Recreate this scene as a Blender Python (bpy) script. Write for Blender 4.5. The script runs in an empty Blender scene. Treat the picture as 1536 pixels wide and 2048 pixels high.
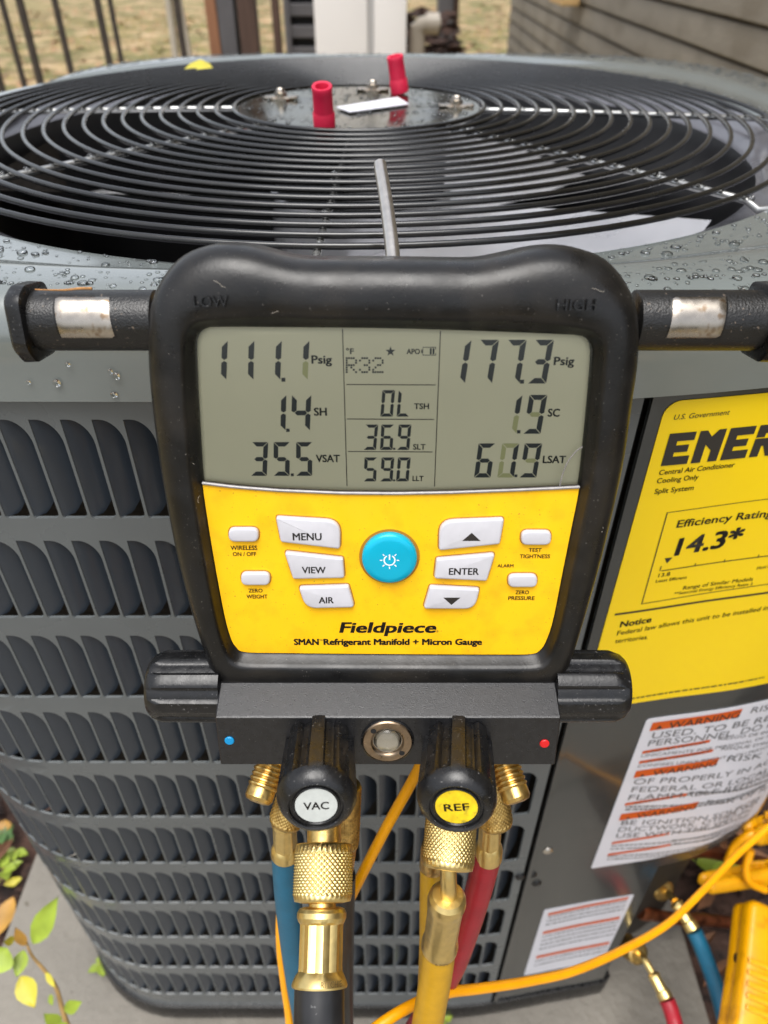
import bpy, bmesh, math, random
from mathutils import Vector, Matrix, noise as mnoise
from mathutils.geometry import tessellate_polygon
random.seed(7)
SC = bpy.context.scene
COL = SC.collection
PI = math.pi

# ------------------------------------------------------------------ camera
F = 1450.0                      # focal length in pixels of a 1536 x 2048 frame
PITCH = math.radians(38.6)      # camera looks down
CAMZ = 1.0                      # camera height above the ground
cam_d = bpy.data.cameras.new('camera')
cam = bpy.data.objects.new('camera', cam_d); COL.objects.link(cam)
cam.location = (0, 0, CAMZ)
cam.rotation_euler = (PI/2 - PITCH, 0, 0)
cam_d.sensor_fit = 'VERTICAL'; cam_d.sensor_height = 36.0
cam_d.lens = F/2048*36.0
cam_d.clip_start = 0.01; cam_d.clip_end = 500
cam_d.dof.use_dof = True
cam_d.dof.focus_distance = 0.295
cam_d.dof.aperture_fstop = 10.5
SC.camera = cam

# ------------------------------------------------------------------ sky, sun, exposure
SUN_EL, SUN_AZ = math.radians(75), math.radians(196)
world = bpy.data.worlds.new('World'); SC.world = world; world.use_nodes = True
nt = world.node_tree; nt.nodes.clear()
wo = nt.nodes.new('ShaderNodeOutputWorld'); bg = nt.nodes.new('ShaderNodeBackground')
sky = nt.nodes.new('ShaderNodeTexSky'); sky.sky_type = 'NISHITA'; sky.sun_disc = False
sky.sun_elevation = SUN_EL; sky.sun_rotation = SUN_AZ
sky.air_density = 1.0; sky.dust_density = 4.0; sky.ozone_density = 1.0
hs = nt.nodes.new('ShaderNodeHueSaturation'); hs.inputs['Saturation'].default_value = 0.34
nt.links.new(sky.outputs[0], hs.inputs['Color']); nt.links.new(hs.outputs[0], bg.inputs[0])
bg.inputs[1].default_value = 0.15
nt.links.new(bg.outputs[0], wo.inputs[0])
sun_d = bpy.data.lights.new('sun', 'SUN'); sun = bpy.data.objects.new('sun', sun_d); COL.objects.link(sun)
sun_d.energy = 1.5; sun_d.angle = math.radians(44); sun_d.color = (1.0, 0.985, 0.955)
sd = Vector((math.sin(SUN_AZ)*math.cos(SUN_EL), math.cos(SUN_AZ)*math.cos(SUN_EL), math.sin(SUN_EL)))
sun.rotation_euler = sd.to_track_quat('Z', 'Y').to_euler()
sun.location = (0, 0, 6)
SC.view_settings.view_transform = 'Standard'; SC.view_settings.look = 'None'
SC.view_settings.gamma = 1.0; SC.view_settings.use_curve_mapping = False
SC.view_settings.exposure = 0.80
SC.cycles.max_bounces = 8; SC.cycles.glossy_bounces = 5; SC.cycles.transmission_bounces = 6
SC.cycles.transparent_max_bounces = 12
SC.cycles.use_denoising = True
SC.cycles.caustics_refractive = False; SC.cycles.caustics_reflective = False

# ------------------------------------------------------------------ geometry of the view (only used to measure real places)
cp, sp = math.cos(PITCH), math.sin(PITCH)
def ray(x, y):
    r = (x-768)/F; u = (1024-y)/F
    return Vector((r, cp+u*sp, -sp+u*cp))
def at(x, y, t):                       # point t metres in front of the lens, camera-relative
    return ray(x, y)*t
def onz(x, y, z):
    d = ray(x, y); return d*(z/d.z)
TILT = math.radians(15)                # the gauge leans back by 15 degrees
GN = Vector((0, -math.cos(TILT), math.sin(TILT))); GU = Vector((0, math.sin(TILT), math.cos(TILT)))
GO = Vector((0, .2209, -.0742))
def G(x, y, c=0.0):                    # pixel -> (a, b) in millimetres on the gauge plane lifted by c mm
    d = ray(x, y); o = GO+GN*c*.001
    t = o.dot(GN)/d.dot(GN); p = d*t-o
    return (p.x*1000, p.dot(GU)*1000)
def hp(x, y, c):                       # the same as a camera-relative point
    d = ray(x, y); o = GO+GN*c*.001
    return d*(o.dot(GN)/d.dot(GN))
W0 = Matrix.Translation((0, 0, CAMZ))
GM = W0 @ Matrix.Translation(GO) @ Matrix(((1,0,0,0),(0,GU.y,GN.y,0),(0,GU.z,GN.z,0),(0,0,0,1)))

# ------------------------------------------------------------------ helpers
def empty(name, loc, label=None, cat=None, group=None):
    o = bpy.data.objects.new(name, None); COL.objects.link(o)
    o.empty_display_size = .05
    o.location = Vector(loc)+Vector((0,0,CAMZ))
    o.matrix_world = Matrix.Translation(o.location)
    WM[o.name] = Matrix.Translation(o.location)
    tag(o, label, cat, group)
    return o
WM = {}
def tag(o, label=None, cat=None, group=None, kind=None):
    if label: o['label'] = label
    if cat: o['category'] = cat
    if group: o['group'] = group
    if kind: o['kind'] = kind
    return o
def put(name, me, parent, mw):
    o = bpy.data.objects.new(name, me); COL.objects.link(o)
    if parent is not None:
        o.parent = parent
        o.matrix_basis = WM[parent.name].inverted() @ mw
    else:
        o.matrix_basis = mw
    WM[o.name] = mw.copy()
    return o
def mesh(name, verts, faces, mat, parent=None, frame=None, smooth=False, k=1.0, sharp=None, mats=None, fm=None):
    """verts in camera-relative metres (or in `frame`, scaled by k) -> one object, origin at its foot"""
    fr = W0 if frame is None else frame
    V = [Vector(v)*k for v in verts]
    lo = Vector((min(v[i] for v in V) for i in range(3))); hi = Vector((max(v[i] for v in V) for i in range(3)))
    c = (lo+hi)/2
    if frame is None: c.z = lo.z
    me = bpy.data.meshes.new(name)
    me.from_pydata([tuple(v-c) for v in V], [], faces)
    me.materials.append(mat)
    if mats:
        for m in mats: me.materials.append(m)
        for i, p in enumerate(me.polygons): p.material_index = fm[i]
    if smooth:
        me.polygons.foreach_set('use_smooth', [True]*len(me.polygons))
        if sharp:
            me.set_sharp_from_angle(angle=math.radians(sharp))
    me.update()
    return put(name, me, parent, fr @ Matrix.Translation(c))
class MB:
    """collects shapes for one mesh"""
    def __init__(s): s.v = []; s.f = []
    def add(s, vs, fs):
        n = len(s.v); s.v += [Vector(v) for v in vs]; s.f += [tuple(i+n for i in f) for f in fs]; return s
    def box(s, lo, hi, bev=0.0):
        x0,y0,z0 = lo; x1,y1,z1 = hi
        if bev <= 0:
            return s.add([(x0,y0,z0),(x1,y0,z0),(x1,y1,z0),(x0,y1,z0),(x0,y0,z1),(x1,y0,z1),(x1,y1,z1),(x0,y1,z1)],
                         [(0,3,2,1),(4,5,6,7),(0,1,5,4),(1,2,6,5),(2,3,7,6),(3,0,4,7)])
        bm = bmesh.new()
        r = bmesh.ops.create_cube(bm, size=1.0)
        bmesh.ops.scale(bm, vec=(x1-x0,y1-y0,z1-z0), verts=bm.verts)
        bmesh.ops.translate(bm, vec=((x0+x1)/2,(y0+y1)/2,(z0+z1)/2), verts=bm.verts)
        bmesh.ops.bevel(bm, geom=list(bm.edges), offset=bev, segments=2, affect='EDGES', profile=.6)
        bm.verts.ensure_lookup_table()
        s.add([v.co.copy() for v in bm.verts], [[v.index for v in f.verts] for f in bm.faces]); bm.free(); return s
    def xform(s, m):
        s.v = [m @ v for v in s.v]; return s
    def obj(s, name, mat, parent=None, **kw): return mesh(name, s.v, s.f, mat, parent, **kw)
def basis(axis):
    a = Vector(axis).normalized()
    t = Vector((1,0,0)) if abs(a.x) < .8 else Vector((0,1,0))
    x = (t - a*t.dot(a)).normalized(); y = a.cross(x)
    return x, y, a
def rev_geo(prof, org, axis, segs=32, mod=None, cap=True):
    """surface of revolution; prof = [(radius, distance along axis)]"""
    x, y, a = basis(axis); org = Vector(org); vs = []; fs = []
    n = len(prof)
    for i, (r, s) in enumerate(prof):
        for j in range(segs):
            th = 2*PI*j/segs
            rr = r*(mod(th, s, i) if mod else 1.0)
            vs.append(org + a*s + x*(rr*math.cos(th)) + y*(rr*math.sin(th)))
    for i in range(n-1):
        for j in range(segs):
            k = (j+1) % segs
            fs.append((i*segs+j, i*segs+k, (i+1)*segs+k, (i+1)*segs+j))
    if cap:
        fs.append(tuple(reversed(range(segs)))); fs.append(tuple((n-1)*segs+j for j in range(segs)))
    return vs, fs
def rev(name, prof, org, axis, mat, parent, segs=32, mod=None, frame=None, k=1.0, sharp=38, cap=True):
    vs, fs = rev_geo(prof, org, axis, segs, mod, cap)
    return mesh(name, vs, fs, mat, parent, frame=frame, k=k, smooth=True, sharp=sharp)
def catmull(pts, n=8, closed=False):
    P = [Vector(p) for p in pts]; out = []; m = len(P)
    rng = m if closed else m-1
    for i in range(rng):
        p1, p2 = P[i], P[(i+1) % m]
        p0 = P[(i-1) % m] if closed or i > 0 else p1*2-p2
        p3 = P[(i+2) % m] if closed or i+2 < m else p2*2-p1
        for j in range(n):
            t = j/n
            out.append(.5*((2*p1)+(p2-p0)*t+(2*p0-5*p1+4*p2-p3)*t*t+(3*p1-p0-3*p2+p3)*t**3))
    if not closed: out.append(P[-1])
    return out
def tube_geo(path, rad, segs=12, closed=False, capped=True):
    P = [Vector(p) for p in path]; n = len(P); vs = []; fs = []
    prev = None
    for i, p in enumerate(P):
        if closed: t = (P[(i+1) % n]-P[i-1]).normalized()
        else: t = (P[min(i+1,n-1)]-P[max(i-1,0)]).normalized()
        if prev is None: x, y, _ = basis(t)
        else:
            x = (prev - t*prev.dot(t)).normalized(); y = t.cross(x)
        prev = x
        r = rad(i/(n-1)) if callable(rad) else rad
        for j in range(segs):
            th = 2*PI*j/segs
            vs.append(p + x*(r*math.cos(th)) + y*(r*math.sin(th)))
    for i in range(n if closed else n-1):
        i2 = (i+1) % n
        for j in range(segs):
            k = (j+1) % segs
            fs.append((i*segs+j, i*segs+k, i2*segs+k, i2*segs+j))
    if not closed and capped:
        fs.append(tuple(reversed(range(segs)))); fs.append(tuple((n-1)*segs+j for j in range(segs)))
    return vs, fs
def tube(name, path, rad, mat, parent, segs=12, closed=False, frame=None, k=1.0):
    vs, fs = tube_geo(path, rad, segs, closed)
    return mesh(name, vs, fs, mat, parent, frame=frame, k=k, smooth=True, sharp=50)
def rounded(poly, n=6):
    """poly = [(x, y, radius)] -> smooth closed outline"""
    out = []; m = len(poly)
    for i in range(m):
        x, y, r = poly[i]
        p = Vector((x, y)); a = Vector(poly[i-1][:2])-p; b = Vector(poly[(i+1) % m][:2])-p
        la, lb = a.length, b.length; a.normalize(); b.normalize()
        if r <= 0: out.append(p); continue
        ang = a.angle(b); d = min(r/math.tan(ang/2), la*.48, lb*.48)
        A, B = p+a*d, p+b*d
        for j in range(n+1):
            t = j/n
            out.append((1-t)**2*A+2*t*(1-t)*p+t*t*B)
    return out
def inset(poly, d):
    """moves a closed outline inwards (outwards when d < 0)"""
    m = len(poly); out = []
    area = sum(poly[i].x*poly[(i+1)%m].y-poly[(i+1)%m].x*poly[i].y for i in range(m))
    sg = 1 if area > 0 else -1
    for i in range(m):
        a = poly[i]-poly[i-1]; b = poly[(i+1)%m]-poly[i]
        t = (a.normalized()+b.normalized()) if a.length > 1e-9 and b.length > 1e-9 else (a+b)
        if t.length < 1e-9: out.append(poly[i].copy()); continue
        t.normalize()
        out.append(poly[i]+Vector((-t.y, t.x))*sg*d)
    return out
def loft_geo(loops, cap_end=True, cap_start=False):
    """loops of equal point count (3d) -> faces"""
    n = len(loops[0]); vs = [v for L in loops for v in L]; fs = []
    for i in range(len(loops)-1):
        for j in range(n):
            k = (j+1) % n
            fs.append((i*n+j, i*n+k, (i+1)*n+k, (i+1)*n+j))
    if cap_end: fs.append(tuple((len(loops)-1)*n+j for j in range(n)))
    if cap_start: fs.append(tuple(reversed(range(n))))
    return vs, fs
def pad(name, poly, c0, c1, bev, mat, parent, frame, k=.001):
    """a pillow-edged plate on the gauge: outline poly, from height c0 to c1"""
    ls = []
    for (d, c) in [(0, c0), (0, c1-bev), (bev*.15, c1-bev*.5), (bev*.5, c1-bev*.14), (bev*1.1, c1)]:
        ls.append([(p.x, p.y, c) for p in (inset(poly, d) if d else poly)])
    vs, fs = loft_geo(ls)
    return mesh(name, vs, fs, mat, parent, frame=frame, k=k, smooth=True, sharp=60)
_txt = {}
def text_geo(s, bold=0.0, sp_=1.0):
    key = (s, bold, sp_)
    if key in _txt: return _txt[key]
    cu = bpy.data.curves.new('t', 'FONT'); cu.body = s; cu.size = 1.0; b_ = bold*1.15
    cu.resolution_u = 3; cu.space_character = sp_
    ob = bpy.data.objects.new('t', cu); COL.objects.link(ob)
    dg = bpy.context.evaluated_depsgraph_get(); dg.update()
    me = bpy.data.meshes.new_from_object(ob.evaluated_get(dg))
    vs = [v.co.copy() for v in me.vertices]; fs = [tuple(p.vertices) for p in me.polygons]
    bpy.data.objects.remove(ob); bpy.data.curves.remove(cu); bpy.data.meshes.remove(me)
    if b_:
        V0, F0 = vs, fs; vs = []; fs = []
        for (dx, dy) in [(0,0),(b_,b_*.7),(-b_,b_*.7),(b_,-b_*.7),(-b_,-b_*.7),(b_*1.2,0),(-b_*1.2,0)]:
            n0 = len(vs); vs += [Vector((v.x+dx, v.y+dy, 0)) for v in V0]; fs += [tuple(i+n0 for i in f) for f in F0]
    x0 = min(v.x for v in vs); x1 = max(v.x for v in vs)
    out = ([((v.x-x0)/(x1-x0), v.y) for v in vs], fs); _txt[key] = out
    return out
CAPH = max(v[1] for v in text_geo('H')[0])

# ------------------------------------------------------------------ materials
def srgb(r, g, b):
    f = lambda c: (c/255/12.92) if c/255 <= .04045 else ((c/255+.055)/1.055)**2.4
    return (f(r), f(g), f(b))
def M(name, col, rough=.5, metal=0.0, var=0.0, vs=30, bump=0.0, bs=300, coat=0.0, spec=.5, rvar=0.0,
      dust=None, col2=None, c2s=15, c2lo=.5, c2hi=.65, stretch=None, trans=0.0, ior=1.45):
    m = bpy.data.materials.new(name); m.use_nodes = True
    t = m.node_tree; N = t.nodes; L = t.links; b = N['Principled BSDF']
    b.inputs['Roughness'].default_value = rough; b.inputs['Metallic'].default_value = metal
    b.inputs['Specular IOR Level'].default_value = spec
    if coat: b.inputs['Coat Weight'].default_value = coat; b.inputs['Coat Roughness'].default_value = .08
    if trans: b.inputs['Transmission Weight'].default_value = trans; b.inputs['IOR'].default_value = ior
    b.inputs['Base Color'].default_value = (*col, 1)
    co = N.new('ShaderNodeTexCoord').outputs['Object']
    if stretch:
        mp = N.new('ShaderNodeMapping'); mp.inputs['Scale'].default_value = stretch
        L.new(co, mp.inputs[0]); co = mp.outputs[0]
    def noise(scale, detail=4):
        n = N.new('ShaderNodeTexNoise'); n.inputs['Scale'].default_value = scale; n.inputs['Detail'].default_value = detail
        L.new(co, n.inputs['Vector']); return n.outputs['Fac']
    def ramp(f, lo, hi, c0, c1):
        r = N.new('ShaderNodeMapRange'); r.inputs[1].default_value = lo; r.inputs[2].default_value = hi
        r.inputs[3].default_value = c0; r.inputs[4].default_value = c1; L.new(f, r.inputs[0]); return r.outputs[0]
    def mix(f, a, c):
        x = N.new('ShaderNodeMix'); x.data_type = 'RGBA'
        L.new(f, x.inputs[0])
        if isinstance(a, tuple): x.inputs[6].default_value = (*a, 1)
        else: L.new(a, x.inputs[6])
        if isinstance(c, tuple): x.inputs[7].default_value = (*c, 1)
        else: L.new(c, x.inputs[7])
        return x.outputs[2]
    cur = None
    if var:
        cur = mix(ramp(noise(vs), .3, .7, 0, 1), tuple(c*(1-var) for c in col), tuple(min(c*(1+var), 1) for c in col))
    if col2:
        cur = mix(ramp(noise(c2s, 6), c2lo, c2hi, 0, 1), cur if cur is not None else col, col2)
    if dust:
        cur = mix(ramp(noise(dust[0], 2), dust[1], dust[1]+.03, 0, dust[3]), cur if cur is not None else col, dust[2])
    if cur is not None: L.new(cur, b.inputs['Base Color'])
    if rvar: L.new(ramp(noise(vs*1.7+3), .3, .7, max(rough-rvar, .02), rough+rvar), b.inputs['Roughness'])
    if bump:
        bn = N.new('ShaderNodeBump'); bn.inputs['Strength'].default_value = min(bump, 1.0); bn.inputs['Distance'].default_value = 1.0/bs
        L.new(noise(bs, 3), bn.inputs['Height']); L.new(bn.outputs[0], b.inputs['Normal'])
    return m
BLK = M('black_rubber', (.0055,.0052,.005), .33, spec=.42, var=.5, vs=60, rvar=.09, bump=.05, bs=900, dust=(1500,.715,(.18,.165,.15),.7), col2=(.013,.011,.009), c2s=45)
BLKS = M('anodised_black', (.009,.009,.010), .31, spec=.60, metal=.0, var=.3, vs=500, bump=.25, bs=2600, rvar=.05, dust=(1800,.75,(.4,.4,.4),.5))
BLKG = M('knob_plastic', (.006,.006,.0065), .31, var=.4, vs=150, rvar=.12, bump=.07, bs=900, dust=(1300,.69,(.17,.165,.16),.7))
ARMB = M('arm_plastic', (.008,.0077,.0073), .33, var=.4, vs=90, bump=.3, bs=1300, dust=(700,.68,(.13,.10,.075),.8))
YEL = M('keypad_yellow', srgb(248,190,4), .40, var=.03, vs=60, rvar=.07, bump=.03, bs=2500, col2=srgb(222,158,8), c2s=70, c2lo=.50, c2hi=.85, dust=(1100,.69,(.16,.10,.02),.75))
YELB = M('yellow_shell', srgb(235,175,10), .45, var=.15, vs=60)
WBT = M('button_white', srgb(192,191,196), .38, var=.04, vs=200, dust=(1300,.74,(.25,.22,.2),.6))
CYA = M('button_cyan', (.0,.42,.62), .26, metal=.2, var=.06, vs=60)
WHT = M('print_white', (.85,.88,.9), .4)
LCD = M('lcd_glass', srgb(220,217,184), .5, var=.025, vs=25)
LCDE = M('lcd_ink', (.016,.024,.026), .55)
LCDF = M('lcd_ink_faint', srgb(176,178,124), .5)
LCDL = M('lcd_rule', (.035,.025,.018), .55)
INK = M('print_black', (.018,.014,.011), .5)
BRS = M('brass', (.82,.62,.25), .34, metal=1.0, var=.08, vs=220, rvar=.06, bump=.015, bs=900, col2=(.55,.38,.13), c2s=120, c2lo=.58, c2hi=.85)
BRSD = M('brass_dull', (.66,.45,.155), .34, metal=1.0, var=.25, vs=300, rvar=.08, col2=(.30,.18,.065), c2s=240, c2lo=.5, c2hi=.75)
STL = M('nickel', (.42,.38,.33), .28, metal=1.0, var=.2, vs=120, rvar=.1, col2=(.25,.18,.12), c2s=260, c2lo=.56, c2hi=.7)
STLB = M('bronze_washer', (.32,.24,.165), .34, metal=1.0, var=.2, vs=300, rvar=.1)
HOOK = M('hook_steel', (.66,.62,.57), .33, metal=1.0, var=.12, vs=150, rvar=.05)
STLR = M('bright_steel', (.62,.58,.52), .2, metal=1.0, var=.1, vs=90, rvar=.05)
HBLU = M('hose_blue', (.005,.105,.185), .42, var=.12, vs=80, bump=.05, bs=700)
HRED = M('hose_red', (.31,.008,.018), .42, var=.12, vs=80, bump=.05, bs=700)
HYEL = M('hose_yellow', (.50,.27,.006), .42, var=.08, vs=160, bump=.06, bs=700)
HBLK = M('hose_black', (.012,.012,.013), .35, var=.3, vs=80, dust=(500,.72,(.12,.12,.12),.6))
WIRE = M('wire_yellow', srgb(250,168,2), .38, var=.06, vs=60)
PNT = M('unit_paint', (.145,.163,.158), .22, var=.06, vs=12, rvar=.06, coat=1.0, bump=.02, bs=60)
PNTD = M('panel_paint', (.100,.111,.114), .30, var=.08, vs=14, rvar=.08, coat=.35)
PNTL = M('louver_shaded_paint', (.034,.043,.056), .33, var=.10, vs=30, rvar=.06, coat=.25)  # panel paint darkened and blued: recess shade and sky reflection in the colour
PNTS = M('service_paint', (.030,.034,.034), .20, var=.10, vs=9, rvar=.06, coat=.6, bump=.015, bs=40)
GRD = M('guard_wire', (.006,.0058,.005), .22, var=.4, vs=40, rvar=.08, coat=.35)
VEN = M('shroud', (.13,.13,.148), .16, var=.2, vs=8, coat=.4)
VEND = M('shroud_wall_shaded', (.010,.010,.011), .3, var=.3, vs=10)  # dark copy of the shroud: shade below the lip put into its colour
FANM = M('fan_blade', (.50,.50,.52), .32, metal=.45, var=.15, vs=10, rvar=.08)
SPK = M('spoke_wire', (.40,.40,.39), .25, metal=.8, var=.3, vs=60, coat=.5)  # paler than the rings: light caught by wet spokes put into the colour
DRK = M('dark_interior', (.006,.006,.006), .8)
COIL = M('coil_fins', (.03,.024,.018), .6, metal=.3, var=.5, vs=60, stretch=(1,1,8))
PLT = M('motor_plate', (.075,.068,.030), .14, metal=.9, var=.5, vs=18, rvar=.06, col2=(.03,.028,.015), c2s=22)
GLS = M('water', (.97,.98,.98), .02, trans=1.0, ior=1.333)
RED = M('red_rubber', (.62,.012,.055), .55, var=.08, vs=120)
LBLY = M('label_yellow', srgb(255,216,0), .36, var=.02, vs=20, coat=.2)
LBLW = M('label_white', srgb(214,214,221), .42, var=.03, vs=40)
ORA = M('label_orange', srgb(205,84,8), .45, var=.05, vs=60)
INKL = M('label_ink', (.03,.026,.022), .5)
INKG = M('label_grey_ink', (.16,.16,.165), .5)
CPR = M('copper', (.55,.2,.1), .35, metal=1.0, var=.3, vs=60, col2=(.2,.07,.04), c2s=50)
CLMP = M('clamp_yellow', srgb(222,156,0), .36, var=.10, vs=45, col2=srgb(165,105,0), c2s=60, c2lo=.55, c2hi=.8)
CON = M('concrete', srgb(122,117,108), .85, var=.14, vs=9, bump=.35, bs=90, col2=srgb(96,91,83), c2s=7, c2lo=.5, c2hi=.72, dust=(60,.72,srgb(84,76,64),.7))
SOIL = M('soil_grass', srgb(128,112,74), .95, var=.35, vs=1.6, bump=.6, bs=30, col2=srgb(168,144,110), c2s=3.2, c2lo=.42, c2hi=.62, dust=(2.6,.50,srgb(96,96,52),.75))
MULCH = M('mulch', srgb(62,42,33), .9, var=.5, vs=25, bump=.7, bs=60, col2=srgb(30,20,17), c2s=40)
WALLP = M('painted_masonry', srgb(124,116,102), .75, var=.07, vs=5, bump=.25, bs=60, col2=srgb(110,101,86), c2s=3, stretch=(1,1,2.2))
MORT = M('mortar', srgb(98,84,64), .9, var=.2, vs=20, bump=.4, bs=80)
FNC = M('fence_metal', (.045,.034,.026), .55, var=.3, vs=30)
FNCP = M('fence_pale', srgb(190,182,165), .6, var=.1, vs=20)
WDR = M('wood_red', srgb(150,105,76), .75, var=.2, vs=14, stretch=(6,6,.6))
WDD = M('wood_dark', srgb(78,58,48), .75, var=.3, vs=14, stretch=(6,6,.6))
GRYP = M('post_grey', srgb(88,86,88), .6, var=.2, vs=10)
WPN = M('white_panel', (.90,.87,.84), .5, var=.02, vs=5)
WPNG = M('grey_trim', (.5,.49,.48), .5)
PVC = M('pvc', (.50,.45,.38), .45)
TAN = M('tan_wood', srgb(222,185,128), .7, var=.1, vs=20)
LEAFY = M('leaf_yellow', (.46,.40,.03), .5, var=.15, vs=60)
LEAFG = M('leaf_lime', (.25,.33,.03), .45, var=.25, vs=40)
LEAFD = M('leaf_green', (.06,.13,.03), .5, var=.3, vs=40)
LEAFO = M('leaf_orange', (.36,.19,.03), .55, var=.25, vs=40)
LEAFB = M('leaf_litter', srgb(150,120,88), .8, var=.5, vs=8)
STEM = M('plant_stem', (.30,.18,.05), .6, var=.2, vs=60)
TWIG = M('twig', (.36,.17,.05), .6, var=.4, vs=300)
def lens_mat():
    m = bpy.data.materials.new('clear_lens'); m.use_nodes = True
    t = m.node_tree; t.nodes.clear(); N = t.nodes; L = t.links
    o = N.new('ShaderNodeOutputMaterial'); mx = N.new('ShaderNodeMixShader')
    tr = N.new('ShaderNodeBsdfTransparent'); gl = N.new('ShaderNodeBsdfGlossy'); gl.inputs['Roughness'].default_value = .06
    fr = N.new('ShaderNodeFresnel'); fr.inputs['IOR'].default_value = 1.46
    tr.inputs[0].default_value = (.96,.96,.94,1)
    L.new(fr.outputs[0], mx.inputs[0]); L.new(tr.outputs[0], mx.inputs[1]); L.new(gl.outputs[0], mx.inputs[2]); L.new(mx.outputs[0], o.inputs[0])
    return m
LENS = lens_mat()
GLS = lens_mat(); GLS.name = 'water'
for n_ in GLS.node_tree.nodes:
    if n_.type == 'FRESNEL': n_.inputs['IOR'].default_value = 1.38
    if n_.type == 'BSDF_GLOSSY': n_.inputs['Roughness'].default_value = .07
    if n_.type == 'BSDF_TRANSPARENT': n_.inputs[0].default_value = (.98,.99,.99,1)
LENSE = M('lens_edge', (.20,.185,.18), .22, var=.2, vs=400, coat=.5)

# ================================================================== THE SETTING
GZ = -1.0                                                     # ground, camera-relative
PADZ = -.935
g = MB(); n = 60
xs = [-40+80*i/n for i in range(n+1)]; ys = [-6+96*(j/n)**1.6 for j in range(n+1)]
for y in ys:
    for x in xs:
        near = max(0, 1-math.hypot(x, y-.6)/2.0)
        g.v.append(Vector((x, y, GZ+.05*(1-near)*mnoise.noise(Vector((x*.35, y*.35, 0))))))
for j in range(n):
    for i in range(n):
        a = j*(n+1)+i; g.f.append((a, a+1, a+n+2, a+n+1))
tag(g.obj('ground', SOIL, smooth=True), kind='structure')
# bark mulch bed round the pad
m = MB(); nn = 40
for j in range(nn+1):
    for i in range(nn+1):
        x = -1.0+2.2*i/nn; y = -.7+2.1*j/nn
        edge = min(i, nn-i, j, nn-j)
        m.v.append(Vector((x, y, GZ+(.02+.014*mnoise.noise(Vector((x*14, y*14, 3))) if edge > 0 else -.03))))
for j in range(nn):
    for i in range(nn):
        a = j*(nn+1)+i; m.f.append((a, a+1, a+nn+2, a+nn+1))
tag(m.obj('mulch_bed', MULCH), kind='structure')
# mulch chips and fallen leaves: nobody could count them
ch = MB()
for i in range(2600):
    x = random.uniform(-.98, 1.15); y = random.uniform(-.6, 1.35)
    if -.47 < x < .375 and .1 < y < 1.25: continue
    l = random.uniform(.012, .04); w = l*random.uniform(.2, .5); a = random.uniform(0, PI); h = random.uniform(.002, .006)
    mm = Matrix.Translation((x, y, GZ+.028+random.uniform(0,.012))) @ Matrix.Rotation(a, 4, 'Z') @ Matrix.Rotation(random.uniform(-.5,.5), 4, 'X')
    b = MB().box((-l/2,-w/2,-h/2),(l/2,w/2,h/2)).xform(mm); ch.add(b.v, b.f)
tag(ch.obj('bark_chips', MULCH), 'dark brown bark chips strewn over the soil around the pad', 'bark chips', kind='stuff')
lf = MB()
for i in range(4200):
    r = random.random()**.7*14+1.6; th = random.uniform(-.75, .28)
    x, y = r*math.sin(th), r*math.cos(th)
    l = random.uniform(.02, .06); w = l*.55
    mm = Matrix.Translation((x, y, GZ+.05*mnoise.noise(Vector((x*.35, y*.35, 0)))+.012)) @ Matrix.Rotation(random.uniform(0,6), 4, 'Z') @ Matrix.Rotation(random.uniform(-.6,.6), 4, 'X')
    lf.add([mm @ Vector(v) for v in [(-l,0,0),(0,-w,.006),(l,0,0),(0,w,.006)]], [(0,1,2),(0,2,3)])
tag(lf.obj('fallen_leaves', LEAFB), 'pale brown fallen leaves scattered over the yard behind the fence', 'fallen leaves', kind='stuff')
gr = MB()
for i in range(16000):
    r = random.random()**.7*12+1.7; th = random.uniform(-.8, .2)
    x, y = r*math.sin(th), r*math.cos(th)
    if mnoise.noise(Vector((x*.8, y*.8, 5))) < -.05: continue
    h = random.uniform(.02, .06); a = random.uniform(0, 6); w = .004
    z = GZ+.05*mnoise.noise(Vector((x*.35, y*.35, 0)))
    dx, dy = w*math.cos(a), w*math.sin(a); lx, ly = random.gauss(0,.02), random.gauss(0,.02)
    gr.add([(x-dx,y-dy,z),(x+dx,y+dy,z),(x+lx,y+ly,z+h)], [(0,1,2)])
GRASS = M('dry_grass', srgb(150,142,74), .8, var=.4, vs=3)
tag(gr.obj('grass', GRASS), 'sparse dry yellow-green grass in the yard behind the fence', 'grass', kind='stuff')
ll_ = MB()
for i in range(420):
    x = random.uniform(.375, 1.0) if i % 3 else random.uniform(-.95, -.48); y = random.uniform(.1, 1.2)
    l = random.uniform(.012, .032); w = l*.6
    mm = Matrix.Translation((x, y, GZ+.045+random.uniform(0,.02))) @ Matrix.Rotation(random.uniform(0,6), 4, 'Z') @ Matrix.Rotation(random.uniform(-.7,.7), 4, 'X')
    ll_.add([mm @ Vector(v) for v in [(-l,0,0),(-l*.3,-w*.5,.004),(l*.4,-w*.4,.003),(l,0,0),(l*.4,w*.4,.003),(-l*.3,w*.5,.004)]], [(0,1,2,3),(0,3,4,5)])
tag(ll_.obj('leaf_litter', M('wet_leaves', srgb(108,72,46), .6, var=.6, vs=20)), 'brown wet leaf litter on the mulch beside the pad', 'leaf litter', kind='stuff')
# concrete pad
p = MB().box((-.455, .06, GZ-.05), (.361, 1.22, PADZ), bev=.012)
tag(p.obj('concrete_pad', CON, smooth=True, sharp=30), 'grey concrete pad under the large air conditioner', 'pad', kind='structure')

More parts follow.
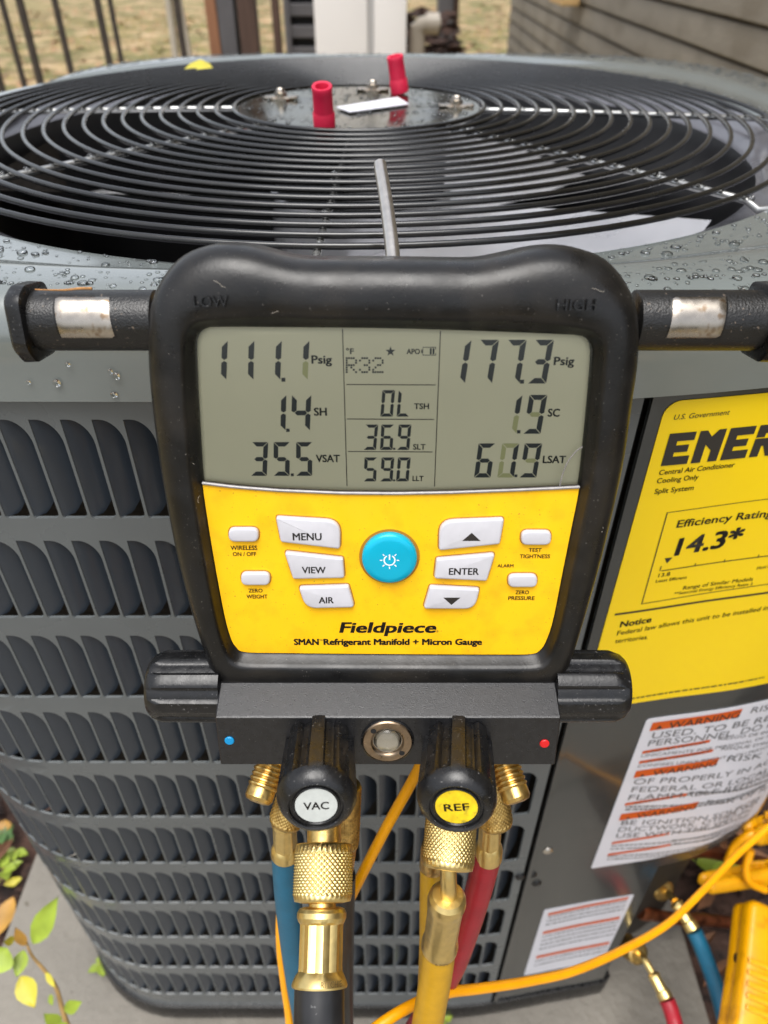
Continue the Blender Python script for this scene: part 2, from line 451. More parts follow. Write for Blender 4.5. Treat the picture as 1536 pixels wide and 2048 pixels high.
BOUNCE_M = M('bounce_concrete', srgb(128,122,112), .85, var=.10, vs=6, bump=.3, bs=80, col2=srgb(140,134,122), c2s=5, c2lo=.5, c2hi=.72)
p = MB().box((-1.4, -2.6, GZ-.05), (1.3, .052, PADZ-.012), bev=.012)  # unseen pale slab, added to bounce light up onto the upright faces
tag(p.obj('bounce_slab', BOUNCE_M, smooth=True, sharp=30), kind='structure')

# ------------------------------------------------------------------ painted wall on the right
wl = empty('wall', (1.25, 3.5, GZ), 'long grey-brown painted plank wall receding on the right', 'wall')
YA, YB = -.4, 7.6
def wx(y): return 1.0+.012*y
MB().add([(wx(YA)+.03,YA,GZ-.05),(wx(YB)+.03,YB,GZ-.05),(wx(YB)+.03,YB,2.2),(wx(YA)+.03,YA,2.2),
          (wx(YA)+.25,YA,GZ-.05),(wx(YB)+.25,YB,GZ-.05),(wx(YB)+.25,YB,2.2),(wx(YA)+.25,YA,2.2)],
         [(0,1,2,3),(1,5,6,2),(3,2,6,7),(4,0,3,7),(5,4,7,6)]).obj('backing', MORT, wl)
crs = .097
zr = -.21
for kx in range(-8, 20):
    z1 = zr+.005+kx*crs*1.0
    z0 = z1-crs+.009
    if z0 < GZ: continue
    b = MB(); ns = 40
    for i in range(ns+1):
        y = YA+(YB-YA)*i/ns
        j1 = .0016*mnoise.noise(Vector((y*6, kx*3.1, 0))); j0 = .0016*mnoise.noise(Vector((y*6, kx*3.1, 9)))
        x = wx(y)
        b.v += [Vector((x+.03,y,z0+j0)), Vector((x-.001,y,z0+j0+.001)), Vector((x-.004,y,z0+j0+.005)), Vector((x+.003,y,z1+j1-.004)), Vector((x+.007,y,z1+j1)), Vector((x+.03,y,z1+j1))]
    for i in range(ns):
        for q in range(5):
            b.f.append((i*6+q, i*6+q+1, (i+1)*6+q+1, (i+1)*6+q))
    b.f += [(0,1,2,3,4,5), tuple(ns*6+q for q in (5,4,3,2,1,0))]
    b.obj('plank', WALLP, wl, smooth=True, sharp=40)
# tan ledge block fixed high on the wall
tp = Vector((.985, 2.35, 0)); d = ray(1130, 8); tz = d.z/d.x*.985; ty = d.y/d.x*.985
tb = MB().box((.93, ty-.16, tz), (1.03, ty+.20, tz+.07), bev=.012)
tag(tb.obj('ledge_block', TAN, smooth=True, sharp=30), 'tan wooden block fixed to the painted wall, cut by the top edge', 'ledge')
# downspout at the far end of the wall
ds = empty('downspout', (.93, YB-.2, GZ), 'dark grey downspout at the far end of the painted wall', 'downspout')
def xat(px, y, py=50):
    d = ray(px, py); return d.x/d.y*y
MB().box((xat(874,6.6), 6.55, GZ), (xat(905,6.6), 6.75, 1.6), bev=.02).obj('pipe', GRYP, ds)
MB().box((xat(907,6.6), 6.6, GZ), (xat(916,6.6), 6.75, 1.6)).obj('trim_board', WDD, ds)

# ------------------------------------------------------------------ picket fence on the left
fy = 2.2
fn = empty('picket_fence', (-.7, fy, GZ), 'thin dark metal picket fence in front of the dry lawn', 'fence')
for (px, w) in [(-30,12),(19,10),(54,13),(123,11),(206,12),(231,9),(361,12)]:
    x = xat(px, fy, 60); hw = w/2/F*fy*.82
    MB().box((x-hw, fy-hw, GZ-.02), (x+hw, fy+hw, -.122), bev=.002).obj('picket', FNC, fn)
for z in (-.112, -.90):
    MB().box((xat(-160,fy), fy-.014, z-.02 if z < -.5 else z-.006), (xat(436,fy), fy+.014, z+.014), bev=.003).obj('rail', FNC, fn)
for (px, w) in [(333,11),(400,13)]:
    x = xat(px, fy+.35, 60); hw = w/2/F*fy*.95
    lab = 'pale grey stake behind the pickets, nearer the middle of the fence' if px < 350 else 'pale grey stake leaning beside the reddish wooden post'
    dx = -.012 if px < 350 else .03
    b = MB().box((x-hw, fy+.33, GZ-.02), (x+hw, fy+.36, .0), bev=.003)
    b.v = [Vector((v.x - dx*(v.z-GZ)*2, v.y, v.z)) for v in b.v]
    tag(b.obj('stake', FNCP), lab, 'stake', 'pale stakes behind the fence')
for (px0, px1, mt, nm, lab, cat) in [(418,440,WDR,'wooden_post','reddish brown wooden post at the end of the picket fence','post'),
        (441,474,GRYP,'metal_post','dark grey metal post between two wooden posts','post'),
        (481,515,WDD,'wooden_post','dark brown wooden post right of the grey metal post','post')]:
    yy = 2.32
    b = MB().box((xat(px0,yy), yy-.03, GZ-.02), (xat(px1,yy), yy+.03, .35), bev=.004)
    tag(b.obj(nm, mt, smooth=True, sharp=30), lab, cat)
b = MB().box((xat(475,2.34), 2.33, GZ-.02), (xat(479,2.34), 2.345, .3))
tag(b.obj('conduit', STLR), 'thin shiny conduit between the grey post and the dark wooden post', 'conduit')

# ------------------------------------------------------------------ far air conditioner, white cabinet, pipe
fa = empty('far_air_conditioner', (xat(600,4.2), 4.4, GZ), 'far dark grey air conditioner left of the white cabinet', 'air conditioner')
x0, x1 = xat(574,4.2), xat(660,4.2)
MB().box((x0+.02, 4.23, GZ+.12), (x1-.02, 4.8, .05)).obj('case', DRK, fa)
for i in range(11):
    z = GZ+.16+i*.088
    MB().box((x0, 4.2, z), (x1, 4.26, z+.052), bev=.006).obj('slat', GRYP, fa)
for xx in (x0-.012, x1-.02): MB().box((xx, 4.19, GZ+.1), (xx+.03, 4.85, .08), bev=.006).obj('corner_post', GRYP, fa)
MB().box((x0-.03, 4.17, GZ), (x1+.02, 4.85, GZ+.1), bev=.01).obj('base', GRYP, fa)
MB().box((xat(520,4.0), 4.05, GZ), (xat(640,4.0), 4.18, GZ+.2), bev=.02).obj('plank_step', WDR, tag(empty('timber_edging', (xat(580,4),4.1,GZ), 'reddish timber edging below the far air conditioner', 'edging')))
b = MB().box((xat(546,3.6), 3.58, GZ-.02), (xat(560,3.6), 3.64, .1), bev=.004)
tag(b.obj('garden_stake', WDD), 'dark thin stake left of the far air conditioner', 'stake')
wc = empty('white_cabinet', (xat(720,3.0), 3.2, GZ), 'tall white metal cabinet standing behind the air conditioner', 'cabinet')
xa, xb, xc, xd = xat(629,3.0), xat(735,3.0), xat(748,3.0), xat(813,3.0)
MB().box((xa, 3.0, GZ+.04), (xb, 3.45, .55), bev=.006).obj('door_panel', WPN, wc, smooth=True, sharp=30)
MB().box((xb+.001, 3.012, GZ+.04), (xc-.001, 3.44, .548)).obj('corner_strip', WPNG, wc)
MB().box((xc, 3.0, GZ+.04), (xd, 3.45, .55), bev=.006).obj('side_panel', WPN, wc, smooth=True, sharp=30)
MB().box((xa+.01, 3.02, GZ), (xd-.01, 3.44, GZ+.04)).obj('plinth', GRYP, wc)
pv = empty('drain_pipe', (xat(845,3.4), 3.4, GZ), 'white plastic drain pipe elbow right of the white cabinet', 'pipe')
tube('pipe', catmull([(xat(873,3.4), 3.42, -.275), (xat(858,3.4), 3.4, -.275), (xat(840,3.4), 3.4, -.29), (xat(835,3.4), 3.4, -.35), (xat(835,3.4), 3.4, GZ)], 8), .030, PVC, pv, segs=16)
rev('coupling', [(.029,0),(.037,0),(.037,.05),(.029,.05)], (xat(852,3.4), 3.4, -.276), (1,0,0), PVC, pv)
bx = MB()
for i in range(1500):
    x = xat(random.uniform(812,915), 3.9); y = random.uniform(3.6,4.6); z = GZ+random.random()*.70; l=.05
    mm = Matrix.Translation((x,y,z)) @ Matrix.Rotation(random.uniform(0,6),4,'Z') @ Matrix.Rotation(random.uniform(-1,1),4,'X')
    bx.add([mm @ Vector(v) for v in [(-l,0,0),(0,-l*.4,0),(l,0,0),(0,l*.4,0)]], [(0,1,2,3)])
tag(bx.obj('dead_leaves', MULCH), 'heap of dark dead leaves below the drain pipe', 'dead leaves', kind='stuff')

# ================================================================== THE AIR CONDITIONER
ac = empty('air_conditioner', (.02, .66, PADZ), 'large grey air conditioner with louvered side and round fan guard on top', 'air conditioner')
# plan outline: left side, round corner, front, bowed right panel, right side
def arc(cx, cy, r, a0, a1, n=14):
    return [Vector((cx+r*math.cos(math.radians(a0+(a1-a0)*i/n)), cy+r*math.sin(math.radians(a0+(a1-a0)*i/n)))) for i in range(n+1)]
front = arc(-.227, .393, .113, 180, 270) + [Vector(p) for p in [(-.15,.28),(-.06,.28),(.03,.28)]]
bow = [v.to_2d() for v in catmull([(v[0], v[1], 0) for v in [(.03,.28),(.085,.2805),(.135,.2865),(.183,.2945),(.242,.3040),(.294,.3200),(.353,.3580),(.385,.42),(.392,.50)]], 6)][1:]
back = [Vector((.392,.66))] + arc(.192, .845, .2, 0, 90) + [Vector((.02,1.045))] + arc(-.14, .845, .2, 90, 180) + [Vector((-.34,.66))]
OUT = front + bow + back
class Path:
    def __init__(s, pts, closed=True):
        s.p = pts + ([pts[0]] if closed else []); s.c = [0.0]
        for a, b in zip(s.p, s.p[1:]): s.c.append(s.c[-1]+(b-a).length)
        s.L = s.c[-1]
    def at(s, q):
        q = q % s.L
        lo, hi = 0, len(s.c)-1
        while hi-lo > 1:
            m = (lo+hi)//2
            if s.c[m] <= q: lo = m
            else: hi = m
        a, b = s.p[lo], s.p[lo+1]; t = (b-a)/(s.c[lo+1]-s.c[lo])
        # smoothed tangent
        return a+t*(q-s.c[lo]), t
    def pt(s, q, z, off=0.0):
        p, t = s.at(q)
        if off:
            t = (s.at(q-.004)[0]-s.at(q+.004)[0]); t = -t.normalized()
            p = p+Vector((t.y, -t.x))*off          # outward
        return Vector((p.x, p.y, z))
    def hit(s, px, py):
        d = ray(px, py); e = Vector((d.x, d.y)); best = None
        if d.x/d.y > .965: return s.hit(px-4, py-.7)
        for i in range(len(s.p)-1):
            a, b = s.p[i], s.p[i+1]
            den = e.x*(b.y-a.y)-e.y*(b.x-a.x)
            if abs(den) < 1e-12: continue
            t = (a.x*(b.y-a.y)-a.y*(b.x-a.x))/den
            u = (a.x*e.y-a.y*e.x)/den
            if -1e-6 <= u <= 1+1e-6 and t > 0 and (best is None or t < best[0]): best = (t, s.c[i]+u*(s.c[i+1]-s.c[i]))
        return best[1], d.z*best[0]
PATH = Path(OUT)
SEAM = PATH.hit(1288, 800)[0]

# ---- louvered panel
PITCHL, OW, OH, RP = .0142, .0128, .0570, .0718
Z0 = -.1705
def opening():
    o = [(0,0),(.0030,0)]
    for i in range(1, 9):
        a = PI/2*(1-i/8); o.append((.0030+.0098*math.cos(a), -.0135+.0135*math.sin(a)))
    o += [(OW,-.030),(OW,-.0535)]
    for i in range(1, 4):
        a = -PI/2*i/3; o.append((OW-.0030+.0030*math.cos(a), -.0540+.0030*math.sin(a)))
    o += [(.006,-OH),(.0008,-OH),(0,-OH+.001),(0,-.03)]
    return o
OP = opening()
gap = RP-OH
rect = [(-.0007,gap/2),(PITCHL-.0007,gap/2),(PITCHL-.0007,-.0285),(PITCHL-.0007,-OH-gap/2),(-.0007,-OH-gap/2),(-.0007,-.0285)]
poly3 = [[Vector((x,y,0)) for x,y in rect],[Vector((x,y,0)) for x,y in OP]]
tess = tessellate_polygon(poly3)
cell = [v for L in poly3 for v in L]; nr, no = len(rect), len(OP)
NC, NR = 44, 10
pan = MB()
for r in range(NR):
    for c in range(NC):
        s0 = SEAM-.006-(c+1)*PITCHL; zt = Z0-r*RP
        vs = [PATH.pt(s0+v.x, zt+v.y) for v in cell]
        vs += [PATH.pt(s0+x+(.0004 if x < OW-.001 else -.0004), zt+y*.994-.0001, -.0016) for x, y in OP]
        fs = [tuple(t) for t in tess]
        for j in range(no):
            k2 = (j+1) % no
            fs.append((nr+j, nr+k2, nr+no+k2, nr+no+j))
        pan.add(vs, fs)
sl, sr = SEAM-.006-NC*PITCHL-.0007, SEAM-.0007-.006
def strip(mb, s0, s1, z0, z1, off=0.0, n=40):
    vs = []; fs = []
    for i in range(n+1):
        s = s0+(s1-s0)*i/n
        vs += [PATH.pt(s, z0, off), PATH.pt(s, z1, off)]
    for i in range(n): fs.append((i*2, i*2+2, i*2+3, i*2+1))
    mb.add(vs, fs); return mb
ztop, zbot = Z0+gap/2, Z0-NR*RP+gap/2
strip(pan, sl, sr, ztop, -.150); strip(pan, sl, sr, -.905, zbot)
strip(pan, sr, SEAM, -.905, -.150, n=2)
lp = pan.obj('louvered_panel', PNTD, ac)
# one louver tab, bent inwards from its left edge
tv = []; tf = []; nu, nv = 8, 9
for j in range(nv+1):
    for i in range(nu+1):
        u = i/nu; x = u*.0126
        dep = .0005+.0098*(u**1.1)
        top = .0004-.0006*u; bot = -OH+.0003+max(0, (u-.42)/.58)*.0105
        tv.append((x, dep, top+(bot-top)*j/nv))
for j in range(nv):
    for i in range(nu):
        a = j*(nu+1)+i; tf.append((a, a+nu+1, a+nu+2, a+1))
lme = bpy.data.meshes.new('louver'); lme.from_pydata(tv, [], tf); lme.materials.append(PNTL)
lme.polygons.foreach_set('use_smooth', [True]*len(lme.polygons))
rest = MB()
for r in range(NR):
    for c in range(NC):
        s0 = SEAM-.006-(c+1)*PITCHL; zt = Z0-r*RP
        p0 = PATH.pt(s0, zt); p1 = PATH.pt(s0+.0126, zt)
        t = (p1-p0).normalized(); nrm = Vector((-t.y, t.x, 0))
        mw = W0 @ Matrix.Translation(p0) @ Matrix(((t.x,nrm.x,0,0),(t.y,nrm.y,0,0),(0,0,1,0),(0,0,0,1)))
        if c < 30: put('louver', lme, lp, mw)
        else:
            n0 = W0.inverted() @ mw; rest.add([n0 @ Vector(v) for v in tv], tf)
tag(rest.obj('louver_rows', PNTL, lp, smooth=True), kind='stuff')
# coil and dark core behind the louvers
cb = MB(); N2 = 200
for i in range(N2+1):
    s = PATH.L*i/N2
    cb.v += [PATH.pt(s, -.90, -.030), PATH.pt(s, -.15, -.030)]
for i in range(N2): cb.f.append((i*2, i*2+2, i*2+3, i*2+1))
cb.obj('coil', COIL, ac)
# back and right side skins
sk = MB()
sR0 = next(PATH.c[i] for i in range(len(OUT)) if OUT[i].x >= .385 and OUT[i].y > .41)
strip(sk, sR0, PATH.L+sl, -.905, -.150, n=80)
sk.obj('rear_panel', PNTD, ac, smooth=True)
# ---- service panel (upper part wraps the corner, lower part stops short of the valves)
sv = MB(); sCut = PATH.hit(1258, 1850)[0]
strip(sv, SEAM+.0025, sR0, -.640, -.155, off=.0006, n=60)
strip(sv, SEAM+.0025, sCut, -.900, -.640, off=.0006, n=24)
strip(sv, SEAM+.0025, SEAM+.006, -.900, -.155, off=.0030, n=2)
# returned edges
p0 = PATH.pt(sCut, 0, .0006)
q = [Vector((p0.x,p0.y)), Vector((p0.x+.006,p0.y+.008)), Vector((p0.x+.005,p0.y+.03)), Vector((p0.x+.02,p0.y+.16)), Vector((.385,.56))]
for a, b in zip(q, q[1:]): sv.add([(a.x,a.y,-.9),(b.x,b.y,-.9),(b.x,b.y,-.64),(a.x,a.y,-.64)], [(0,1,2,3)])
under = [PATH.pt(sCut+(sR0-sCut)*i/20, -.64, .0006) for i in range(21)]
sv.add(under+[Vector((.385,.56,-.64)),Vector((p0.x+.02,p0.y+.16,-.64))], [tuple(range(23))])
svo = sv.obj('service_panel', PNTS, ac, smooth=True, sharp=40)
sd_ = MB(); strip(sd_, SEAM-.001, SEAM+.003, -.900, -.152, off=-.004, n=2); sd_.obj('panel_joint', DRK, ac)
for (px, py) in [(1064,1748),(1040,1752),(1095,1700),(1010,2005),(1073,1765)]:
    s, z = PATH.hit(px, py); o_ = PATH.pt(s, z, -.001); t2 = PATH.pt(s, z, .01)-o_
    rev('screw', [(.0032,0),(.0044,.001),(.0044,.002),(.0030,.0034),(.0012,.0038)], o_, t2, BLKG if px < 1090 else STLR, svo, segs=10)
# ---- base pan
LOW = [v for v in OUT]
bp = MB(); rows = []
for (z, off) in [(-.905,.003),(-.915,.005),(-.928,.005),(-.935,.002)]:
    rows.append((z, off))
sA = sR0+.05; sB = PATH.L+sCut
npt = 160; vs = []
for (z, off) in rows:
    for i in range(npt+1):
        s = sA+(sB-sA)*i/npt; vs.append(PATH.pt(s, z, off))
    vs += [Vector((x+.004,y-.004,z)) for (x,y) in [(q[1].x,q[1].y),(q[2].x,q[2].y),(q[3].x,q[3].y)]]
nn_ = npt+4; fs = []
for i in range(len(rows)-1):
    for j in range(nn_): fs.append((i*nn_+j, i*nn_+(j+1)%nn_, (i+1)*nn_+(j+1)%nn_, (i+1)*nn_+j))
fs.append(tuple(range(nn_)))
bp.add(vs, fs); bp.obj('base_pan', BLKG, ac, smooth=True, sharp=40)

# ---- top cap
GC = Vector((-.02, .665)); RO = .338; CT = -.1135
NA = 256
def outline_r(th, off):
    """distance from the guard centre to the outline in direction th"""
    e = Vector((math.cos(th), math.sin(th))); best = 0
    for i in range(len(PATH.p)-1):
        a, b = PATH.p[i]-GC, PATH.p[i+1]-GC
        den = e.x*(b.y-a.y)-e.y*(b.x-a.x)
        if abs(den) < 1e-12: continue
        t = (a.x*(b.y-a.y)-a.y*(b.x-a.x))/den; u = (a.x*e.y-a.y*e.x)/den
        if -1e-6 <= u <= 1+1e-6 and t > best: best = t
    return best+off
ths = [2*PI*i/NA for i in range(NA)]
RR = [outline_r(t, .004) for t in ths]
loops = []
def ring(fn, z): loops.append([Vector((GC.x+fn(i)*math.cos(ths[i]), GC.y+fn(i)*math.sin(ths[i]), z(i) if callable(z) else z)) for i in range(NA)])
ring(lambda i: RO+.001, CT-.012); ring(lambda i: RO-.0005, CT-.0085); ring(lambda i: RO+.002, CT-.0055)
rimw = lambda i: max(RR[i]-.022-RO, .004)
for f, dz in [(.12,-.0052),(.35,-.0050),(.44,-.0042),(.52,-.0020),(.60,-.0004),(.70,0.0),(.97,0.0)]:
    ring(lambda i, f=f: RO+f*rimw(i), CT+dz)
for k2 in range(1, 8):
    a = k2/7*PI/2*.93
    ring(lambda i, a=a: RR[i]-.020+.020*math.sin(a), CT-.0215*(1-math.cos(a)))
ring(lambda i: RR[i]+.0002, CT-.030); ring(lambda i: RR[i]+.0012, CT-.045); ring(lambda i: RR[i]+.0012, -.1585); ring(lambda i: RR[i]-.001, -.1600); ring(lambda i: RR[i]-.006, -.1590)
vs, fs = loft_geo(loops, cap_end=False)
fs = [tuple(reversed(f)) for f in fs]
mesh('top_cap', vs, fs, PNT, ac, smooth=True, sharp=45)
# ---- shroud below the opening, fan, motor
sh = [(RO-.001, -.1235), (RO-.008, -.1270), (.316, -.1320), (.307, -.1380), (.303, -.1500), (.303, -.36)]
vs, fs = [], []
for r_, z in sh: vs += [Vector((GC.x+r_*math.cos(t), GC.y+r_*math.sin(t), z)) for t in ths]
for i in range(len(sh)-1):
    for j in range(NA): fs.append((i*NA+j, (i+1)*NA+j, (i+1)*NA+(j+1)%NA, i*NA+(j+1)%NA))
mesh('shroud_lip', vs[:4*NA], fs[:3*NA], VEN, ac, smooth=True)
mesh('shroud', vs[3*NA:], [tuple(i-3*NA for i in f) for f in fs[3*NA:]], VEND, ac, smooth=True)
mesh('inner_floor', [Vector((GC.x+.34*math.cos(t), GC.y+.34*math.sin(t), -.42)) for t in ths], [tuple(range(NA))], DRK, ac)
C3 = Vector((GC.x, GC.y, 0))
fan = rev('fan', [(.02,0),(.07,.004),(.078,.012),(.078,.05),(.06,.056),(.02,.058)], C3+Vector((0,0,-.225)), (0,0,1), FANM, ac, segs=40)
for kb in range(3):
    a0 = math.radians(-98+120*kb); vs = []; fs = []; nr_, na_ = 10, 14
    for i in range(nr_+1):
        r_ = .07+(.294-.07)*i/nr_; span = math.radians(62-16*i/nr_); lead = math.radians(14*i/nr_)
        for j in range(na_+1):
            u = j/na_; a = a0+lead+span*u
            vs.append(Vector((GC.x+r_*math.cos(a), GC.y+r_*math.sin(a), -.205+.060*u*(.55+.45*i/nr_)-.010*math.sin(u*PI))))
    for i in range(nr_):
        for j in range(na_):
            a = i*(na_+1)+j; fs.append((a, a+na_+1, a+na_+2, a+1))
    mesh('blade', vs, fs, FANM, fan, smooth=True)
rev('motor', [(.05,0),(.072,.006),(.072,.075),(.066,.088)], C3+Vector((0,0,-.2)), (0,0,1), DRK, ac, segs=40)
# ---- wire guard
def gz(r): return -.1135+.0055*(1-(r/.325)**2)
gd = empty('fan_guard', (GC.x, GC.y, -.1135)); gd.parent = ac; gd.matrix_basis = WM[ac.name].inverted() @ WM[gd.name]
rads = [.1005+.01405*i for i in range(17)]
for r_ in rads:
    nseg = 120
    path = [Vector((GC.x+r_*math.cos(2*PI*i/nseg), GC.y+r_*math.sin(2*PI*i/nseg), gz(r_))) for i in range(nseg)]
    tube('ring', path, .0017, GRD, gd, segs=8, closed=True)
for kq in range(8):
    a = math.radians(-92+45*kq)
    path = [Vector((GC.x+r_*math.cos(a), GC.y+r_*math.sin(a), gz(r_)-.0034)) for r_ in [.07,.1,.15,.2,.25,.3,.327]]
    path += [Vector((GC.x+.335*math.cos(a), GC.y+.335*math.sin(a), gz(.327)-.007)), Vector((GC.x+.345*math.cos(a), GC.y+.345*math.sin(a), CT-.004))]
    tube('spoke', path, .0022, SPK, gd, segs=8)
# ---- motor plate with bolts
mp_ = rev('motor_plate', [(.01,-.002),(.096,-.002),(.0985,0),(.097,.0015),(.085,.0020),(.045,.0005),(.001,.0002)], C3+Vector((0,0,-.1105)), (0,0,1), PLT, ac, segs=64)
def topz(x, y): return -.1090
for (px, py) in [(562,198),(912,214),(700,247)]:
    b0 = onz(px, py, -.109)
    if px == 700: b0 = Vector((GC.x+.01, GC.y+.07, -.109))
    bo = rev('bolt', [(.0105,-.001),(.0105,.0012),(.0052,.0015),(.0052,.005),(.0036,.0055),(.0032,.0075),(.0022,.0083)], b0, (0,0,1), STL, mp_, segs=6)
    for sgn in (-1, 1):
        MB().box((b0.x+sgn*.008-.006, b0.y-.004, -.1088), (b0.x+sgn*.008+.006, b0.y+.004, -.1065), bev=.001).obj('clip', STL, mp_)
pc = [onz(672,214,-.1085), onz(700,224,-.1085), onz(818,208,-.1085), onz(795,194,-.1085)]  # white quad lying flat on the motor plate
mesh('white_patch', [p_+Vector((0,0,.0002)) for p_ in pc]+[p_-Vector((0,0,.0006)) for p_ in pc], [(0,1,2,3),(7,6,5,4),(0,4,5,1),(1,5,6,2),(2,6,7,3),(3,7,4,0)], LBLW, mp_)
# ---- stickers on the service panel
def sheet(name, s0, s1, z0, z1, mat, parent, off=.0011, n=24, rad=0.0, thick=.0003):
    """thin sticker that follows the panel; rounded corners of radius rad"""
    xs_ = [s0+(s1-s0)*i/n for i in range(n+1)]
    if rad: xs_ = sorted(set(xs_+[s0+rad*(1-math.cos(a*PI/12)) for a in range(7)]+[s1-rad*(1-math.cos(a*PI/12)) for a in range(7)]))
    vs = []; fs = []
    for x in xs_:
        e = 0
        if rad:
            d = min(x-s0, s1-x)
            if d < rad: e = rad-math.sqrt(max(0, rad*rad-(rad-d)**2))
        vs += [PATH.pt(x, z0+e, off), PATH.pt(x, z1-e, off), PATH.pt(x, z0+e, off-thick), PATH.pt(x, z1-e, off-thick)]
    for i in range(len(xs_)-1):
        a = i*4; b = a+4
        fs += [(a,b,b+1,a+1),(a+1,b+1,b+3,a+3),(a+2,b+2,b,a),(a+3,b+3,b+2,a+2)]
    e = (len(xs_)-1)*4; fs += [(0,1,3,2),(e,e+2,e+3,e+1)]
    return mesh(name, vs, fs, mat, parent, smooth=True, sharp=30)
def swrap(pts2, fs, name, mat, parent, off=.0014):
    return mesh(name, [PATH.pt(x, z, off) for x, z in pts2], fs, mat, parent)
def stext(s, L, R_, cap, mat, parent, bold=.012, off=.0014, shear=0.0, name='lettering'):
    vs, fs = text_geo(s, bold)
    s0, z0 = PATH.hit(*L); s1, z1 = PATH.hit(*R_); h = PATH.hit(L[0], L[1]-cap)[1]-z0
    return swrap([(s0+(s1-s0)*x+shear*y/CAPH*h, z0+(z1-z0)*x+y/CAPH*h) for x, y in vs], fs, name, mat, parent, off)
def sbar(L, R_, hpx, mat, parent, off=.0014, name='bar'):
    s0, z0 = PATH.hit(*L); s1, z1 = PATH.hit(*R_); h = PATH.hit(L[0], L[1]+hpx)[1]-z0
    n = 10; vs = []; fs = []
    for i in range(n+1):
        f = i/n; vs += [(s0+(s1-s0)*f, z0+(z1-z0)*f), (s0+(s1-s0)*f, z0+(z1-z0)*f+h)]
    for i in range(n): fs.append((i*2, i*2+2, i*2+3, i*2+1))
    return swrap(vs, fs, name, mat, parent, off)
sE0, zE1 = PATH.hit(1331, 801); zE0 = PATH.hit(1258, 1405)[1]
el = sheet('energy_label', sE0, sE0+.150, zE0, zE1, LBLY, ac, rad=.008); el['label'] = 'yellow energy rating sticker with black lettering'
def ex(zx, zy): return (1180+zx/3.104, 760+zy/3.104)
stext('U.S. Government', ex(508,238), ex(852,205), 10, INKL, el, 0.0, shear=.15)
# big blocky ENER letters
sN, zN0 = PATH.hit(1319, 929); zN1 = PATH.hit(1331, 865)[1]; H_ = zN1-zN0
def blk(polys, s, w, lean=0.0):
    for P_ in polys:
        vs = [(s+x*w, zN0+y*H_) for x, y in P_]
        tr = tessellate_polygon([[Vector((x, y, 0)) for x, y in vs]])
        swrap(vs, [tuple(t) for t in tr], 'lettering', INKL, el)
E_ = [[(0,0),(1,0),(1,.27),(.36,.27),(.36,.40),(.86,.40),(.86,.62),(.36,.62),(.36,.75),(1,.75),(1,1),(0,1)]]
N_ = [[(0,0),(.36,0),(.36,.56),(.64,.36),(.64,0),(1,0),(1,1),(.72,1),(.50,.80),(.28,1),(0,1)]]
R__ = [[(0,0),(.34,0),(.34,.34),(.42,.34),(.64,0),(1,0),(.74,.38),(.96,.5),(.96,.84),(.8,1),(0,1),(0,.62),(.34,.62),(.34,.74),(.62,.74),(.62,.58),(0,.58)]]
w_ = .0132; st = .0152
for i, P_ in enumerate([E_, N_, E_, R__]): blk(P_, sN+i*st, w_)
stext('Central Air Conditioner', ex(418,580), ex(885,530), 9.5, INKL, el, .008)
stext('Cooling Only', ex(405,632), ex(662,606), 9.5, INKL, el, .008)
stext('Split System', ex(390,697), ex(632,672), 9.5, INKL, el, .008)
stext('Efficiency Rating', ex(527,907), (1541,1029.5), 14, INKL, el, .012)
stext('14.3*', ex(513,1080), ex(920,1010), 32, INKL, el, .022)
sbar(ex(437,1172), (1560,1104), 1.6, INKL, el)
for (zx, zy, h) in [(640,1142,8),(822,1118,8),(1032,1088,8),(425,1170,14)]:
    s, z = PATH.hit(*ex(zx, zy)); swrap([(s,z-.0006),(s+.0006,z-.0006),(s+.0006,z+h*.00021),(s,z+h*.00021)], [(0,1,2,3)], 'tick', INKL, el)
s, z = PATH.hit(*ex(470,1128)); swrap([(s-.0022,z+.0040),(s,z),(s+.0022,z+.0040)], [(0,1,2)], 'pointer', INKL, el)
stext('13.8', ex(415,1214), ex(487,1204), 7, INKL, el, .006)
stext('Least Efficient', ex(400,1248), ex(592,1222), 5.5, INKL, el, .006)
stext('Most Efficient', ex(1025,1168), (1562,1126), 5.5, INKL, el, .006)
stext('Range of Similar Models', ex(568,1292), ex(1000,1235), 7, INKL, el, .004)
stext('**Seasonal Energy Efficiency Ratio 2', ex(513,1325), ex(1000,1262), 5, INKL, el, .006)
for (A_, B_) in [(ex(470,812), (1560,991)), (ex(312,1378), (1560,1160))]: sbar(A_, B_, 1.2, INKL, el)
sa, za = PATH.hit(*ex(470,812)); sb_, zb = PATH.hit(*ex(312,1378))
swrap([(sa,za),(sa+.0006,za),(sb_+.0006,zb),(sb_,zb)], [(3,2,1,0)], 'rule', INKL, el)
sbar(ex(150,1440), (1560,1176), 3.6, INKL, el)
stext('Notice', ex(177,1525), ex(372,1492), 11, INKL, el, .022)
stext('Federal law allows this unit to be installed in', ex(160,1575), (1533,1216), 8.5, INKL, el, .004)
stext('territories.', ex(148,1624), ex(352,1596), 8.5, INKL, el, .004)
def fine(L, R_, cap, parent, mat=None, seed=0, name='fine_print'):
    """a row of print too small to read: word-length dashes"""
    rnd = random.Random(seed); s0, z0 = PATH.hit(*L); s1, z1 = PATH.hit(*R_); h = PATH.hit(L[0], L[1]-cap)[1]-z0
    vs = []; fs = []; x = 0.0; ln = abs(s1-s0)
    while x < ln-.001:
        w = min(rnd.uniform(.0008, .0045), ln-x); f0, f1 = x/ln, (x+w)/ln; n = len(vs)
        for f, y in ((f0,0),(f1,0),(f1,h),(f0,h)): vs.append((s0+(s1-s0)*f, z0+(z1-z0)*f+y))
        fs.append((n,n+1,n+2,n+3)); x += w+rnd.uniform(.0005,.0012)
    return vs, fs
